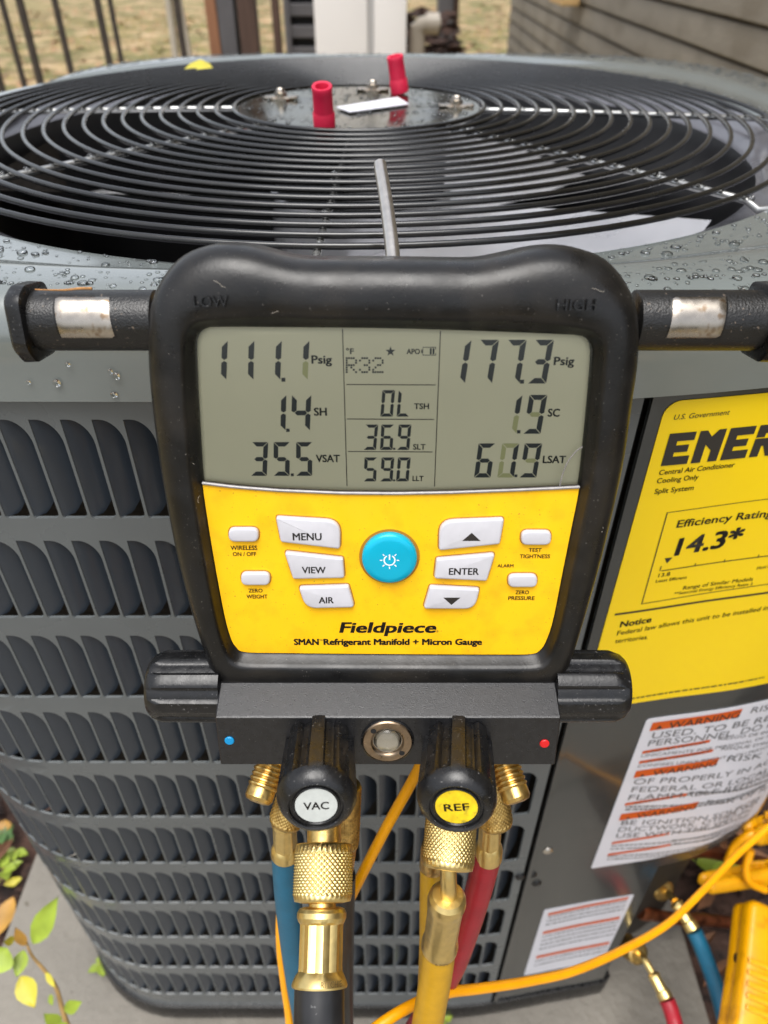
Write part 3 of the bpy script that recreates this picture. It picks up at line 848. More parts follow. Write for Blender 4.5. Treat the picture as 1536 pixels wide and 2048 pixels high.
def fineset(rows, parent, mat):
    V=[]; Fc=[]
    for i, (L, R_, cap) in enumerate(rows):
        v, f = fine(L, R_, cap, parent, seed=i); n=len(V); V += v; Fc += [tuple(q_+n for q_ in t) for t in f]
    tag(swrap(V, Fc, 'fine_print', mat, parent), kind='stuff')
fineset([(ex(235,1975), ex(1075,1838), 2.4)], el, INKL)
# warning sticker
sW0, zW1 = PATH.hit(1292, 1436); zW0 = PATH.hit(1197, 1732)[1]
wlb = sheet('warning_label', sW0, PATH.hit(1575,1500)[0]+.02, zW0, zW1, LBLW, ac, n=60, rad=.003, off=.0012); wlb['label'] = 'white warning sticker with orange bars, wrapping the corner'
def ey(zx, zy): return (1180+zx/4.315, 1380+zy/4.315)
def wbar(L, R_, h): sbar(ey(*L), ey(*R_), h/4.315, ORA, wlb, off=.0016)
wbar((532,268),(1308,146),66); wbar((448,512),(1032,412),22); wbar((420,598),(1058,494),22)
wbar((390,684),(1110,566),56); wbar((298,962),(832,874),20); wbar((262,1056),(930,948),52); wbar((185,1298),(682,1214),17); wbar((150,1398),(692,1310),17)
def wt(s, L, R_, cap, mat=INKG, off=.0016, bold=.0): stext(s, ey(*L), ey(*R_), cap/4.315, mat, wlb, bold, off)
wt('WARNING', (660,315),(1268,218), 52, INKL, .0019); wt('RISK', (1372,185),(1600,140), 46)
wt('USED. TO BE REP', (520,404),(1600,226), 50); wt('PERSONNEL. DO N', (487,470),(1580,290), 48)
wt('ADVERTENCIA', (500,524),(990,440), 16, INKL, .0019); wt('RIESGO DE INCE', (1095,420),(1590,336), 24)
wt('UNICAMENTE POR PERSONAL DE SER', (430,566),(1590,366), 22)
wt('AVERTISSEMENT', (480,610),(1020,518), 16, INKL, .0019); wt("RISQUE D'INCE", (1120,506),(1590,425), 24)
wt('CONFIEES UNIQUEMENT A DU PERSONN', (398,654),(1590,452), 22)
wt('WARNING', (525,724),(1075,634), 44, INKL, .0019); wt('RISK O', (1165,602),(1600,525), 42)
wt('OF PROPERLY IN ACC', (362,800),(1600,585), 44); wt('FEDERAL OR LOCAL R', (345,866),(1600,650), 42); wt('FLAMMABLE REFRIGE', (318,934),(1540,722), 42)
wt('ADVERTENCIA', (360,972),(790,892), 12, INKL, .0019)
wt('WARNING', (385,1092),(900,1005), 40, INKL, .0019); wt('RISK OF FI', (985,978),(1580,872), 38)
wt('BE IGNITION SOURCES', (258,1150),(1500,940), 36); wt('DUCTWORK. OTHER THA', (232,1208),(1530,985), 36); wt('USE WITH THE SPECIFIC', (212,1262),(1490,1040), 36)
def yrow(a, b, cap): return (ey(*a), ey(*b), cap/4.315)
fineset([yrow((850,885),(1560,765),20), yrow((300,1002),(1560,796),14), yrow((296,1026),(1560,822),14), yrow((700,1225),(1500,1085),12),
         yrow((175,1338),(1500,1115),10), yrow((168,1364),(1500,1142),10), yrow((710,1320),(1480,1190),10), yrow((145,1430),(1450,1205),10), yrow((140,1455),(1430,1232),10), yrow((700,1290),(1490,1160),10)], wlb, INKG)
sbar(ey(505,245),ey(130,1470),1, INKG, wlb) if False else None
for (zx, zy, h) in [(585,312,46),(478,520,16),(452,608,16),(440,724,38),(318,1092,34)]:
    s, z = PATH.hit(*ey(zx, zy)); hh = h/4.315*.00036; w2 = hh*.62
    swrap([(s-w2,z-hh*.1),(s+w2,z-hh*.1),(s,z+hh*.9)], [(0,1,2)], 'warning_triangle', INKL, wlb, off=.0019)
# small lower sticker
sL0, zL1 = PATH.hit(1088,1818); zL0 = PATH.hit(1051,1948)[1]
ll = sheet('lower_label', sL0, PATH.hit(1268,1786)[0], zL0, zL1, LBLW, ac, rad=.002); ll['label'] = 'small white sticker with three orange stripes near the base'
def ez(zx, zy): return (960+zx/2.667, 1640+zy/2.667)
for (L, R_, h) in [((362,490),(790,402),12),((335,588),(745,506),13),((300,718),(690,640),13)]: sbar(ez(*L), ez(*R_), h/2.667, ORA, ll)
fineset([(ez(360,515),ez(780,428),2.2),(ez(352,535),ez(770,450),2.2),(ez(346,555),ez(762,470),2.2),(ez(330,618),ez(735,536),2.2),(ez(325,640),ez(728,556),2.2),(ez(318,662),ez(720,578),2.2),(ez(312,685),ez(712,602),2.2),(ez(292,750),ez(680,668),2.2),(ez(286,772),ez(672,690),2.2)], ll, INKG)

# ------------------------------------------------------------------ rain drops on the cap
def drop(mb, p, r, nrm=Vector((0,0,1)), flat=.55, seg=8):
    x, y, a = basis(nrm); n0 = len(mb.v)
    ex_ = random.uniform(.85, 1.25)
    for (f, h) in [(1.0,0.0),(.93,.42),(.70,.76),(.36,.95)]:
        for j in range(seg):
            th = 2*PI*j/seg; mb.v.append(p + x*(r*f*ex_*math.cos(th)) + y*(r*f*math.sin(th)) + a*(r*flat*h))
    mb.v.append(p+a*(r*flat))
    for i in range(3):
        for j in range(seg):
            k2 = (j+1) % seg; mb.f.append((n0+i*seg+j, n0+i*seg+k2, n0+(i+1)*seg+k2, n0+(i+1)*seg+j))
    for j in range(seg): mb.f.append((n0+3*seg+j, n0+3*seg+(j+1)%seg, n0+4*seg))
    mb.f.append(tuple(n0+j for j in reversed(range(seg))))
def rsize(): return min(.0004+random.expovariate(1/.00062), .0024)
dr = MB(); cnt = 0
while cnt < 4200:
    i = random.randrange(NA); th = ths[i]+random.uniform(-.012,.012); f = random.uniform(.05, 1.0)
    w = rimw(i); r_ = RO+f*(w+.004)
    if random.random() > w/.16: continue
    if GC.y+r_*math.sin(th) < .62 and random.random() < .35: continue
    dz = -.0050 if f < .40 else (-.0050+.0050*(f-.40)/.22 if f < .62 else 0)
    y = GC.y+r_*math.sin(th)
    rs = rsize()*(1.0 if y < .5 else .9)
    if f > .3 and f < .66: continue
    drop(dr, Vector((GC.x+r_*math.cos(th), y, CT+dz-.0001)), rs); cnt += 1
for i in range(420):                                            # front strip and rolled edge
    s = random.uniform(-.20, .30); th = math.atan2(.30-GC.y, s-GC.x)
    rr_ = outline_r(th, .004); a = random.random()**1.6*1.35
    n2 = Vector((math.cos(th)*math.sin(a), math.sin(th)*math.sin(a), math.cos(a)))
    r_ = rr_-.020+.020*math.sin(a)
    drop(dr, Vector((GC.x+r_*math.cos(th), GC.y+r_*math.sin(th), CT-.0215*(1-math.cos(a))-.0001)), rsize()*.8, n2)
for i in range(30):                                             # skirt and panel
    s = random.uniform(.16, SEAM-.01); z = random.uniform(-.157,-.14)
    P_ = PATH.pt(s, z, .0052); drop(dr, P_, random.uniform(.0007,.0019), Vector((0,-1,.1)))
tag(dr.obj('rain_drops', GLS, smooth=True), 'clear rain drops beaded on the grey cap', 'rain drops', kind='stuff')
dp = MB()
for i in range(700):
    r_ = .094*math.sqrt(random.random()); a = random.uniform(0, 2*PI)
    drop(dp, Vector((GC.x+r_*math.cos(a), GC.y+r_*math.sin(a), -.1095+(.0006 if r_ > .06 else -.0006)+.0004)), min(rsize()*.8,.0024))
for kq in range(8):
    a = math.radians(-92+45*kq)
    for r_ in rads:
        if random.random() < .75:
            e_ = Vector((math.cos(a+random.uniform(-.012,.012)), math.sin(a), 0))
            drop(dp, Vector((GC.x, GC.y, 0))+e_*(r_+.003)+Vector((0,0,gz(r_)-.0025)), random.uniform(.0014,.0026), flat=1.0)
tag(dp.obj('plate_drops', GLS, smooth=True), 'clear rain drops on the fan guard and its round motor plate', 'rain drops', kind='stuff')

# ------------------------------------------------------------------ red caps, leaf
def redcap(base, axis, label):
    e_ = empty('rubber_sleeve', base, label, 'cap', 'red rubber caps on the motor plate')
    rev('tube', [(r_*.78, h_*.76) for r_, h_ in [(.0092,0),(.0100,.0006),(.0100,.0125),(.0092,.0138),(.0090,.0150),(.0088,.0320),(.0092,.0358),(.0086,.0368),(.0064,.0364),(.0058,.0340),(.0050,.022),(.0002,.021)]], base, axis, RED, e_, segs=28)
redcap(onz(648, 263, -.1095)+Vector((0,.008,.0015)), (0,-.30,1), 'red rubber cap standing upright on the near side of the motor plate')
redcap(onz(800, 190, -.1095)+Vector((0,.007,.001)), (-.17,-.10,1), 'tilted red rubber cap on the far side of the motor plate')
lc = onz(398, 141, CT)
lv = [lc+Vector((dx, dy, dz)) for dx, dy, dz in [(.5*a_,.5*b_,.5*c_) for a_,b_,c_ in [(-.033,-.006,.001),(-.018,.012,.012),(.002,.020,.018),(.022,.012,.011),(.034,-.004,.001),(.014,-.014,.003),(-.012,-.016,.003),(0,0,.012)]]]
tag(mesh('yellow_leaf', lv, [(0,7,1),(1,7,2),(2,7,3),(3,7,4),(4,7,5),(5,7,6),(6,7,0)], LEAFY, smooth=True), 'bright yellow leaf lying on the back left of the cap', 'leaf')

# ================================================================== THE MANIFOLD GAUGE
gg = empty('manifold_gauge', GO+GU*(-.19), 'black and yellow digital manifold gauge hanging on the front of the air conditioner', 'gauge')
def gm(name, vs, fs, mat, parent=None, smooth=False, sharp=None): return mesh(name, vs, fs, mat, parent or gg, frame=GM, k=.001, smooth=smooth, sharp=sharp)
def gpoly(pts, c): return [Vector(G(x, y, c)) for x, y in pts]
# outer silhouette and window outline, as radial functions round a centre
CA, CB = 2.4, -80.0
def polar(poly):
    T_ = sorted(((math.atan2(p.y-CB, p.x-CA), math.hypot(p.x-CA, p.y-CB)) for p in poly))
    def f(th):
        th = (th+PI) % (2*PI)-PI
        lo = T_[-1]; lo = (lo[0]-2*PI, lo[1])
        for t in T_:
            if t[0] >= th:
                u = (th-lo[0])/max(t[0]-lo[0], 1e-9); return lo[1]+(t[1]-lo[1])*u
            lo = t
        hi = (T_[0][0]+2*PI, T_[0][1]); u = (th-lo[0])/(hi[0]-lo[0]); return lo[1]+(hi[1]-lo[1])*u
    return f
def smoothpoly(pts, c, n=8): return [v.to_2d() for v in catmull([(*G(x, y, c), 0) for x, y in pts], n, True)]
outer_px = [(768,519),(660,519),(600,517),(550,507),(500,494),(450,489),(405,494),(362,513),(328,548),(306,592),(298,640),(297,720),(304,800),(317,900),(334,1000),(354,1100),(380,1200),(408,1290),(428,1345),(446,1362),(500,1366),
            (768,1366),(1050,1366),(1110,1362),(1128,1345),(1148,1290),(1176,1200),(1204,1100),(1228,1000),(1249,900),(1263,800),(1275,720),(1277,650),(1268,596),(1248,556),(1214,520),(1165,499),(1110,494),(1060,500),(1010,511),(960,520),(900,521)]
win_px = [(780,657),(600,655),(440,654),(412,657),(397,668),(391,685),(391,720),(394,800),(400,900),(405,966),(417,1050),(432,1140),(449,1230),(461,1274),(472,1294),(490,1304),(560,1306),
          (780,1308),(1000,1309),(1062,1308),(1080,1300),(1092,1282),(1106,1240),(1124,1150),(1142,1060),(1159,974),(1168,900),(1178,800),(1184,720),(1184,695),(1176,679),(1160,671),(1130,669),(950,662)]
OUTP = smoothpoly(outer_px, -10, 8); WINP = smoothpoly(win_px, -5, 8)
fo, fw = polar(OUTP), polar(WINP)
NB = 240
TH = [2*PI*i/NB for i in range(NB)]
def gl(f, c, shrink=0.0):
    L = []
    for th in TH:
        ro, rw = fo(th), fw(th)
        r_ = ro+(rw-ro)*f-shrink
        L.append((CA+r_*math.cos(th), CB+r_*math.sin(th), c))
    return L
loops = [gl(0,-26,1.5), gl(0,-25), gl(0,-12)]
for f, c in [(.03,-8.6),(.09,-5.2),(.17,-3.0),(.27,-1.5),(.38,-.5),(.48,-.05),(.56,.1),(.76,.1),(.81,-.3),(.86,-1.6),(.95,-4.6),(1.0,-5.4),(1.0,-9)]: loops.append(gl(f, c))
vs, fs = loft_geo(loops, cap_end=False)
gm('body', vs, fs, BLK, smooth=True, sharp=60)
loops = [gl(0,-44,8), gl(0,-43,5), gl(0,-40,3.2), gl(0,-25.2,1.8)]
vs, fs = loft_geo(loops, cap_end=False, cap_start=True)
gm('back_shell', vs, fs, YELB, smooth=True, sharp=50)
# engraved LOW / HIGH
def gtext(s, L, R_, cap, mat, parent, c, bold=.012, shear=0.0, name='lettering', sp_=1.0):
    vs, fs = text_geo(s, bold, sp_)
    a0, b0 = G(*L, c); a1, b1 = G(*R_, c); h = G(L[0], L[1]-cap, c)[1]-b0
    return gm(name, [(a0+(a1-a0)*x+shear*y/CAPH*h, b0+(b1-b0)*x+y/CAPH*h, c) for x, y in vs], fs, mat, parent)
def gtext3(s, L, R_, cap, mat, parent, c, d, bold=.012):
    """raised lettering with depth d"""
    vs, fs = text_geo(s, bold); a0, b0 = G(*L, c); a1, b1 = G(*R_, c); h = G(L[0], L[1]-cap, c)[1]-b0
    top = [(a0+(a1-a0)*x, b0+(b1-b0)*x+y/CAPH*h, c+d) for x, y in vs]; bot = [(p[0], p[1], c-.4) for p in top]
    ed = {}
    for f in fs:
        for i in range(len(f)):
            e_ = (f[i], f[(i+1) % len(f)]); ed[e_] = 1
    n = len(top); F_ = list(fs)
    for (a, b) in ed:
        if (b, a) not in ed: F_.append((a, n+a, n+b, b))
    gm('raised_lettering', top+bot, F_, mat, parent)
gtext3('LOW', (389,613), (458,613), 22, BLKG, gg, .1, 1.3, 0)
gtext3('HIGH', (1112,620), (1190,620), 22, BLKG, gg, .1, 1.3, 0)

# ---- display
CL = -8.0
cut_px = [(405,966),(470,974),(560,981),(680,986),(790,987),(900,985),(1010,981),(1100,977),(1159,974)]
def cutb(a, c=-5.4):
    pts = [G(x, y, c) for x, y in cut_px]
    for (a0,b0),(a1,b1) in zip(pts, pts[1:]):
        if a <= a1 or (a1,b1) == pts[-1]:
            u = (a-a0)/(a1-a0); u = max(0,min(1,u)); return b0+(b1-b0)*u
top = [p for p in WINP if p.y > cutb(p.x)-.01]; bot = [p for p in WINP if p.y <= cutb(p.x)-.01]
# order: WINP runs left side downwards first
i0 = max(range(len(WINP)), key=lambda i: (WINP[i].y > cutb(WINP[i].x)-.01) and not (WINP[(i+1)%len(WINP)].y > cutb(WINP[(i+1)%len(WINP)].x)-.01))
seq = [WINP[(i0+1+k) % len(WINP)] for k in range(len(WINP))]
bot = [p for p in seq if p.y <= cutb(p.x)-.01]; top = [p for p in seq if p.y > cutb(p.x)-.01]
xl, xr = bot[0].x, bot[-1].x
cutpts = [Vector((xl+(xr-xl)*i/30, cutb(xl+(xr-xl)*i/30))) for i in range(31)]
keyo = bot[1:-1] + list(reversed(cutpts))
disp = cutpts + top
def flat(name, poly, c, mat, parent, hole=None):
    tr = tessellate_polygon([[Vector((p.x,p.y,0)) for p in poly]])
    return gm(name, [(p.x,p.y,c) for p in poly], [tuple(t) for t in tr], mat, parent)
lcd = flat('display', disp, CL, LCD, gg)
def dline(A_, B_, w=1.6):
    a0, b0 = G(*A_, CL+.15); a1, b1 = G(*B_, CL+.15); d = Vector((a1-a0, b1-b0)).normalized()*(w*.185/2); q_ = Vector((-d.y, d.x))
    gm('rule', [(a0+q_.x,b0+q_.y,CL+.15),(a0-q_.x,b0-q_.y,CL+.15),(a1-q_.x,b1-q_.y,CL+.15),(a1+q_.x,b1+q_.y,CL+.15)], [(0,1,2,3)], LCDL, lcd)
for A_, B_ in [((685,658),(694,972)),((881,662),(869,973)),((693,769),(871,770)),((694,838),(868,839)),((696,903),(865,904))]: dline(A_, B_)
SEG = {'0':'abcdef','1':'bc','2':'abged','3':'abgcd','4':'fgbc','5':'afgcd','6':'afgedc','7':'abc','8':'abcdefg','9':'abcdfg','L':'def'}
def segpoly(k_, w, h, t):
    g_ = t*.10; m = h/2
    P_ = {'a':[(g_,h),(w-g_,h),(w-t-g_,h-t),(t+g_,h-t)], 'd':[(g_,0),(w-g_,0),(w-t-g_,t),(t+g_,t)],
          'f':[(0,h-g_),(t,h-t-g_),(t,m+t*.35+g_),(t*.5,m+g_),(0,m+t*.4)], 'b':[(w,h-g_),(w-t,h-t-g_),(w-t,m+t*.35+g_),(w-t*.5,m+g_),(w,m+t*.4)],
          'e':[(0,g_),(t,t+g_),(t,m-t*.35-g_),(t*.5,m-g_),(0,m-t*.4)], 'c':[(w,g_),(w-t,t+g_),(w-t,m-t*.35-g_),(w-t*.5,m-g_),(w,m-t*.4)],
          'g':[(t*.55+g_,m),(t*1.15,m+t*.48),(w-t*1.15,m+t*.48),(w-t*.55-g_,m),(w-t*1.15,m-t*.48),(t*1.15,m-t*.48)]}
    return P_[k_]
def digit(ch, xrt, xrb, yt, yb, w, t, faint='', ghost=''):
    """seven segment figure: right edge at top / bottom, height and width in photo pixels"""
    c = CL+.15
    at_, bt = G(xrt, yt, c); ab, bb = G(xrb, yb, c); h = bt-bb; s_ = abs(G(800,yb,c)[0]-G(801,yb,c)[0]); W_ = w*s_; T_ = t*s_
    def build(segs, mat):
        vs = []; fs = []
        for k_ in segs:
            P_ = segpoly(k_, W_, h, T_); n = len(vs)
            for x, y in P_: vs.append((ab+(at_-ab)*(y/h)-W_+x, bb+y, c))
            fs.append(tuple(range(n, n+len(P_))))
        if vs: gm('digit' if mat is LCDE else 'faint_digit', vs, fs, mat, lcd)
    build([k_ for k_ in SEG[ch] if k_ not in faint], LCDE); build(list(faint)+list(ghost), LCDF)
def dot(x, y, r=4.2):
    a, b = G(x, y, CL+.15); r *= .185
    gm('decimal_point', [(a-r,b-r,CL+.15),(a+r,b-r,CL+.15),(a+r,b+r,CL+.15),(a-r,b+r,CL+.15)], [(0,1,2,3)], LCDE, lcd)
for x1, x2 in [(455.5,452.5),(508.6,506.6),(563.6,560.4)]: digit('1', x1, x2, 681, 760, 36, 11)
digit('1', 618.8, 615.2, 681, 760, 36, 11, faint='c'); dot(566.8, 759.5, 3.6)
for ch_, x1, x2 in [('1',943.2,929.8),('7',998.2,984.0),('7',1053.4,1039.2),('3',1108.1,1092.2)]: digit(ch_, x1, x2, 679.6, 767, 37, 11)
dot(1044.2, 763.4, 3.6)
digit('1', 572.7, 570.9, 789.7, 861.4, 36, 10); digit('4', 622.7, 619.6, 789.7, 861.4, 38, 10); dot(575.8, 860.5, 3.2)
digit('1', 1045.2, 1032.5, 789.8, 867.5, 34, 10, faint='c'); digit('9', 1095, 1081, 789.8, 867.5, 35, 10, faint='g'); dot(1037.5, 863.6, 3.2)
digit('3', 536.3, 533.6, 884.3, 951.7, 32, 9); digit('5', 580, 579, 884.3, 951.7, 32, 9); digit('5', 625, 624, 884.3, 951.7, 32, 9); dot(584.6, 949.6, 2.8)
digit('6', 991, 981, 886.9, 955, 33, 9); digit('1', 1038.4, 1027.5, 886.9, 955, 33, 9, ghost='afed'); digit('9', 1084.5, 1072.5, 886.9, 955, 34, 9, faint='g'); dot(1031.8, 951.6, 2.8)
digit('0', 790.2, 785.6, 780.4, 833.1, 25, 6.4); digit('L', 823, 818, 780.4, 833.1, 25, 6.4)
a_, b_ = 0, 0
for ch_, x1, x2 in [('3',756.5,752),('6',788.2,785),('9',822.9,818.4)]: digit(ch_, x1, x2, 849.2, 899.8, 25, 6.4)
dot(788.4, 897.6, 2)
for ch_, x1, x2 in [('5',754.6,752),('9',788.7,785),('0',821.4,817)]: digit(ch_, x1, x2, 914.9, 962.8, 25, 6.4)
dot(788.2, 960.8, 2)
def dtext(s, x0, x1, yb, cap, bold=.014): gtext(s, (x0,yb), (x1,yb), cap, LCDE, lcd, CL+.15, bold)
dtext('Psig',623,664,727,16,.02); dtext('Psig',1107,1148,730,16,.02); dtext('SH',628,654,831,15,.022); dtext('SC',1095,1119,833,15,.022)
dtext('VSAT',632,680,924,14,.02); dtext('LSAT',1085,1131,926,14,.02); dtext('°F',692,708,708,11,.016); dtext('APO',813,840,708,10,.022)
dtext('TSH',828,858,818,11,.018); dtext('SLT',826,851,899,10.5,.018); dtext('LLT',825,847,962,10,.018)
# star, battery, dot-matrix R32
sa_, sb2 = G(781,703,CL+.15); vs = []
for i in range(10):
    r_ = (9.3 if i % 2 == 0 else 3.7)*.185; a = PI/2+i*PI/5; vs.append((sa_+r_*math.cos(a), sb2+r_*math.sin(a), CL+.15))
gm('star', vs, [tuple(t) for t in tessellate_polygon([[Vector(v) for v in vs]])], LCDE, lcd)
def drect(mb, x0, y0, x1, y1):
    c = CL+.15; a0, b0 = G(x0, y1, c); a1, b1 = G(x1, y0, c); mb.add([(a0,b0,c),(a1,b0,c),(a1,b1,c),(a0,b1,c)], [(0,1,2,3)])
bt_ = MB()
for r_ in [(846,694,872,695.3),(846,709.7,872,711),(845,694,846.3,711),(870.7,694,872,699),(870.7,706,872,711),(842.5,699,845,706),(859.5,696.5,863.5,708.5),(865,696.5,869,708.5)]: drect(bt_, *r_)
gm('battery_icon', bt_.v, bt_.f, LCDE, lcd)
FONT57 = {'R':['11110','10001','10001','11110','10100','10010','10001'], '3':['01110','10001','00001','00110','00001','10001','01110'], '2':['01110','10001','00001','00110','01000','10000','11111']}
rm = MB()
for ci, ch_ in enumerate('R32'):
    for ry, row in enumerate(FONT57[ch_]):
        for rx, v_ in enumerate(row):
            if v_ == '1':
                x = 691.5+ci*26.5+rx*4.7; y = 714.5+ry*4.65; drect(rm, x, y, x+3.7, y+3.7)
gm('matrix_characters', rm.v, rm.f, LCDE, lcd)
lens = flat('display_lens', disp, -5.0, LENS, gg)
# bright lower edge of the lens
e0 = [(p.x, p.y+.9, -5.6) for p in cutpts]; e1 = [(p.x, p.y+.55, -4.3) for p in cutpts]; e2 = [(p.x, p.y-.1, -4.2) for p in cutpts]; e3 = [(p.x, p.y-.45, -5.2) for p in cutpts]
vs = []; fs = []
for i in range(31): vs += [e0[i], e1[i], e2[i], e3[i]]
for i in range(30):
    for j in range(3): fs.append((i*4+j, (i+1)*4+j, (i+1)*4+j+1, i*4+j+1))
gm('lens_lip', vs, fs, LENSE, gg, smooth=True)
# scratch arc in the lens corner
sp_ = [Vector((*G(x, y, -4.7), -4.7)) for x, y in [(1165,893),(1150,905),(1135,925),(1125,950),(1119,974)]]
tube('lens_crack', catmull(sp_, 6), .22, LENSE, gg, segs=6, frame=GM, k=.001)

# ---- keypad
CK = -5.0
kp = flat('keypad', keyo, CK, YEL, gg)
def px_poly(pts, c, n=6):
    s_ = .185
    return rounded([(*G(x, y, c), r*s_) for x, y, r in pts], n)
def button(pts, h=2.0, mat=WBT, name='button', bev=.72):
    po = px_poly(pts, CK+h); o_ = pad(name, po, CK, CK+h, bev, mat, gg, GM)
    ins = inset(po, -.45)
    vs = [(p.x,p.y,CK+.02) for p in ins]; gm('button_shade', vs, [tuple(range(len(vs)))], M_SHADE, gg)
    return o_
M_SHADE = M('keypad_shadow_line', srgb(170,112,12), .5)  # darker yellow outlines: the shade round the buttons put into colour
TB = CK+2.02
b1_ = button([(551,1035,5),(681,1043,30),(680,1099,6),(561,1085,7)]); gtext('MENU', (585.6,1080.5),(643.7,1080.5),14, INK, b1_, TB, .02)
b1_ = button([(568,1105,6),(686,1118,5),(689,1157,6),(586,1159,6)]); gtext('VIEW', (604,1146.5),(651.9,1146.5),12.5, INK, b1_, TB, .02)
b1_ = button([(597,1176,6),(697,1172.5,6),(709,1216,7),(611,1218,32)]); gtext('AIR', (637.5,1206.5),(667.7,1206.5),12, INK, b1_, TB, .02)
def tri(pts, parent): 
    vs = [(*G(x, y, TB), TB) for x, y in pts]; gm('arrow', vs, [(0,1,2)], INK, parent)
b1_ = button([(879,1043,30),(1009,1038,6),(1000,1089,6),(878,1102,6)]); tri([(924.2,1082),(961.3,1082),(943.3,1065.5)], b1_)
b1_ = button([(873,1119,6),(991,1108.5,6),(974,1163,6),(868.5,1158,6)]); gtext('ENTER', (897.5,1149.5),(957.6,1149.5),13, INK, b1_, TB, .02)
b1_ = button([(860,1174,6),(960,1179,6),(950,1219,32),(847,1218.5,6)]); tri([(886.4,1195.3),(903,1209.9),(921,1195.3)], b1_)
for (cx_, cy_, w, h) in [(486.5,1071,60,27),(510.5,1159,58,25),(1073,1077,60,28),(1046,1163,58,25)]:
    button([(cx_-w/2,cy_-h/2,13),(cx_+w/2,cy_-h/2,13),(cx_+w/2,cy_+h/2,13),(cx_-w/2,cy_+h/2,13)], 1.7)
pa, pb = G(779,1118,CK+2)
pw = rev('power_button', [(10.1,0),(10.1,1.5),(9.9,2.1),(9.3,2.6),(7.5,2.9),(.1,3.0)], (pa,pb,CK), (0,0,1), CYA, gg, segs=56, frame=GM, k=.001)
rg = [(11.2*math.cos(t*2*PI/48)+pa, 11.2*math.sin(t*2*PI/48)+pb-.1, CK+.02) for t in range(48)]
gm('button_shade', rg, [tuple(range(48))], M_SHADE, gg)
ic = MB(); cI = CK+3.08
def seg2(x0,y0,x1,y1,w):
    d = Vector((x1-x0,y1-y0)).normalized()*w/2; q_ = Vector((-d.y,d.x))
    ic.add([(pa+x0+q_.x,pb+y0+q_.y,cI),(pa+x0-q_.x,pb+y0-q_.y,cI),(pa+x1-q_.x,pb+y1-q_.y,cI),(pa+x1+q_.x,pb+y1+q_.y,cI)], [(0,1,2,3)])
for i in range(22):
    a0 = PI/2+.5+(2*PI-1.0)*i/22; a1 = PI/2+.5+(2*PI-1.0)*(i+1)/22
    ic.add([(pa+r_*math.cos(a), pb+r_*math.sin(a), cI) for r_, a in [(1.75,a0),(2.2,a0),(2.2,a1),(1.75,a1)]], [(0,1,2,3)])
seg2(0,.2,0,2.4,.5)
for i in range(8):
    a = PI/4*i
    if i == 2: continue
    seg2(2.6*math.cos(a),2.6*math.sin(a),3.5*math.cos(a),3.5*math.sin(a),.38)
gm('power_icon', ic.v, ic.f, WHT, pw)
def ktext(s, x0, x1, yb, cap, bold=.014, shear=0.0, mat=None): gtext(s, (x0,yb), (x1,yb), cap, mat or INK, kp, CK+.12, bold, shear)
ktext('WIRELESS',461.4,515,1099.8,8.4,.018); ktext('ON / OFF',465.8,513,1112,7.6,.018); ktext('ZERO',497.2,525.4,1184.8,7.2,.018); ktext('WEIGHT',493.3,535.3,1197,7.6,.018)
ktext('TEST',1057,1083,1103.5,7,.018); ktext('TIGHTNESS',1039,1099.9,1116.4,7.5,.018); ktext('ALARM',994.5,1026.9,1134.7,6.2,.018)
ktext('ZERO',1030.6,1057.8,1188.4,7.2,.018); ktext('PRESSURE',1016.3,1069,1200,7.4,.018)
ktext('Fieldpiece',678.3,871,1265,20,.026,.22); ktext('®',872.5,877,1265,4.5,.0)
ktext('SMAN',588,638,1289.5,11.5,.034); ktext('™',638.5,645.5,1284,5,.0); ktext('Refrigerant Manifold + Micron Gauge',647,964,1289.5,11.5,.034)

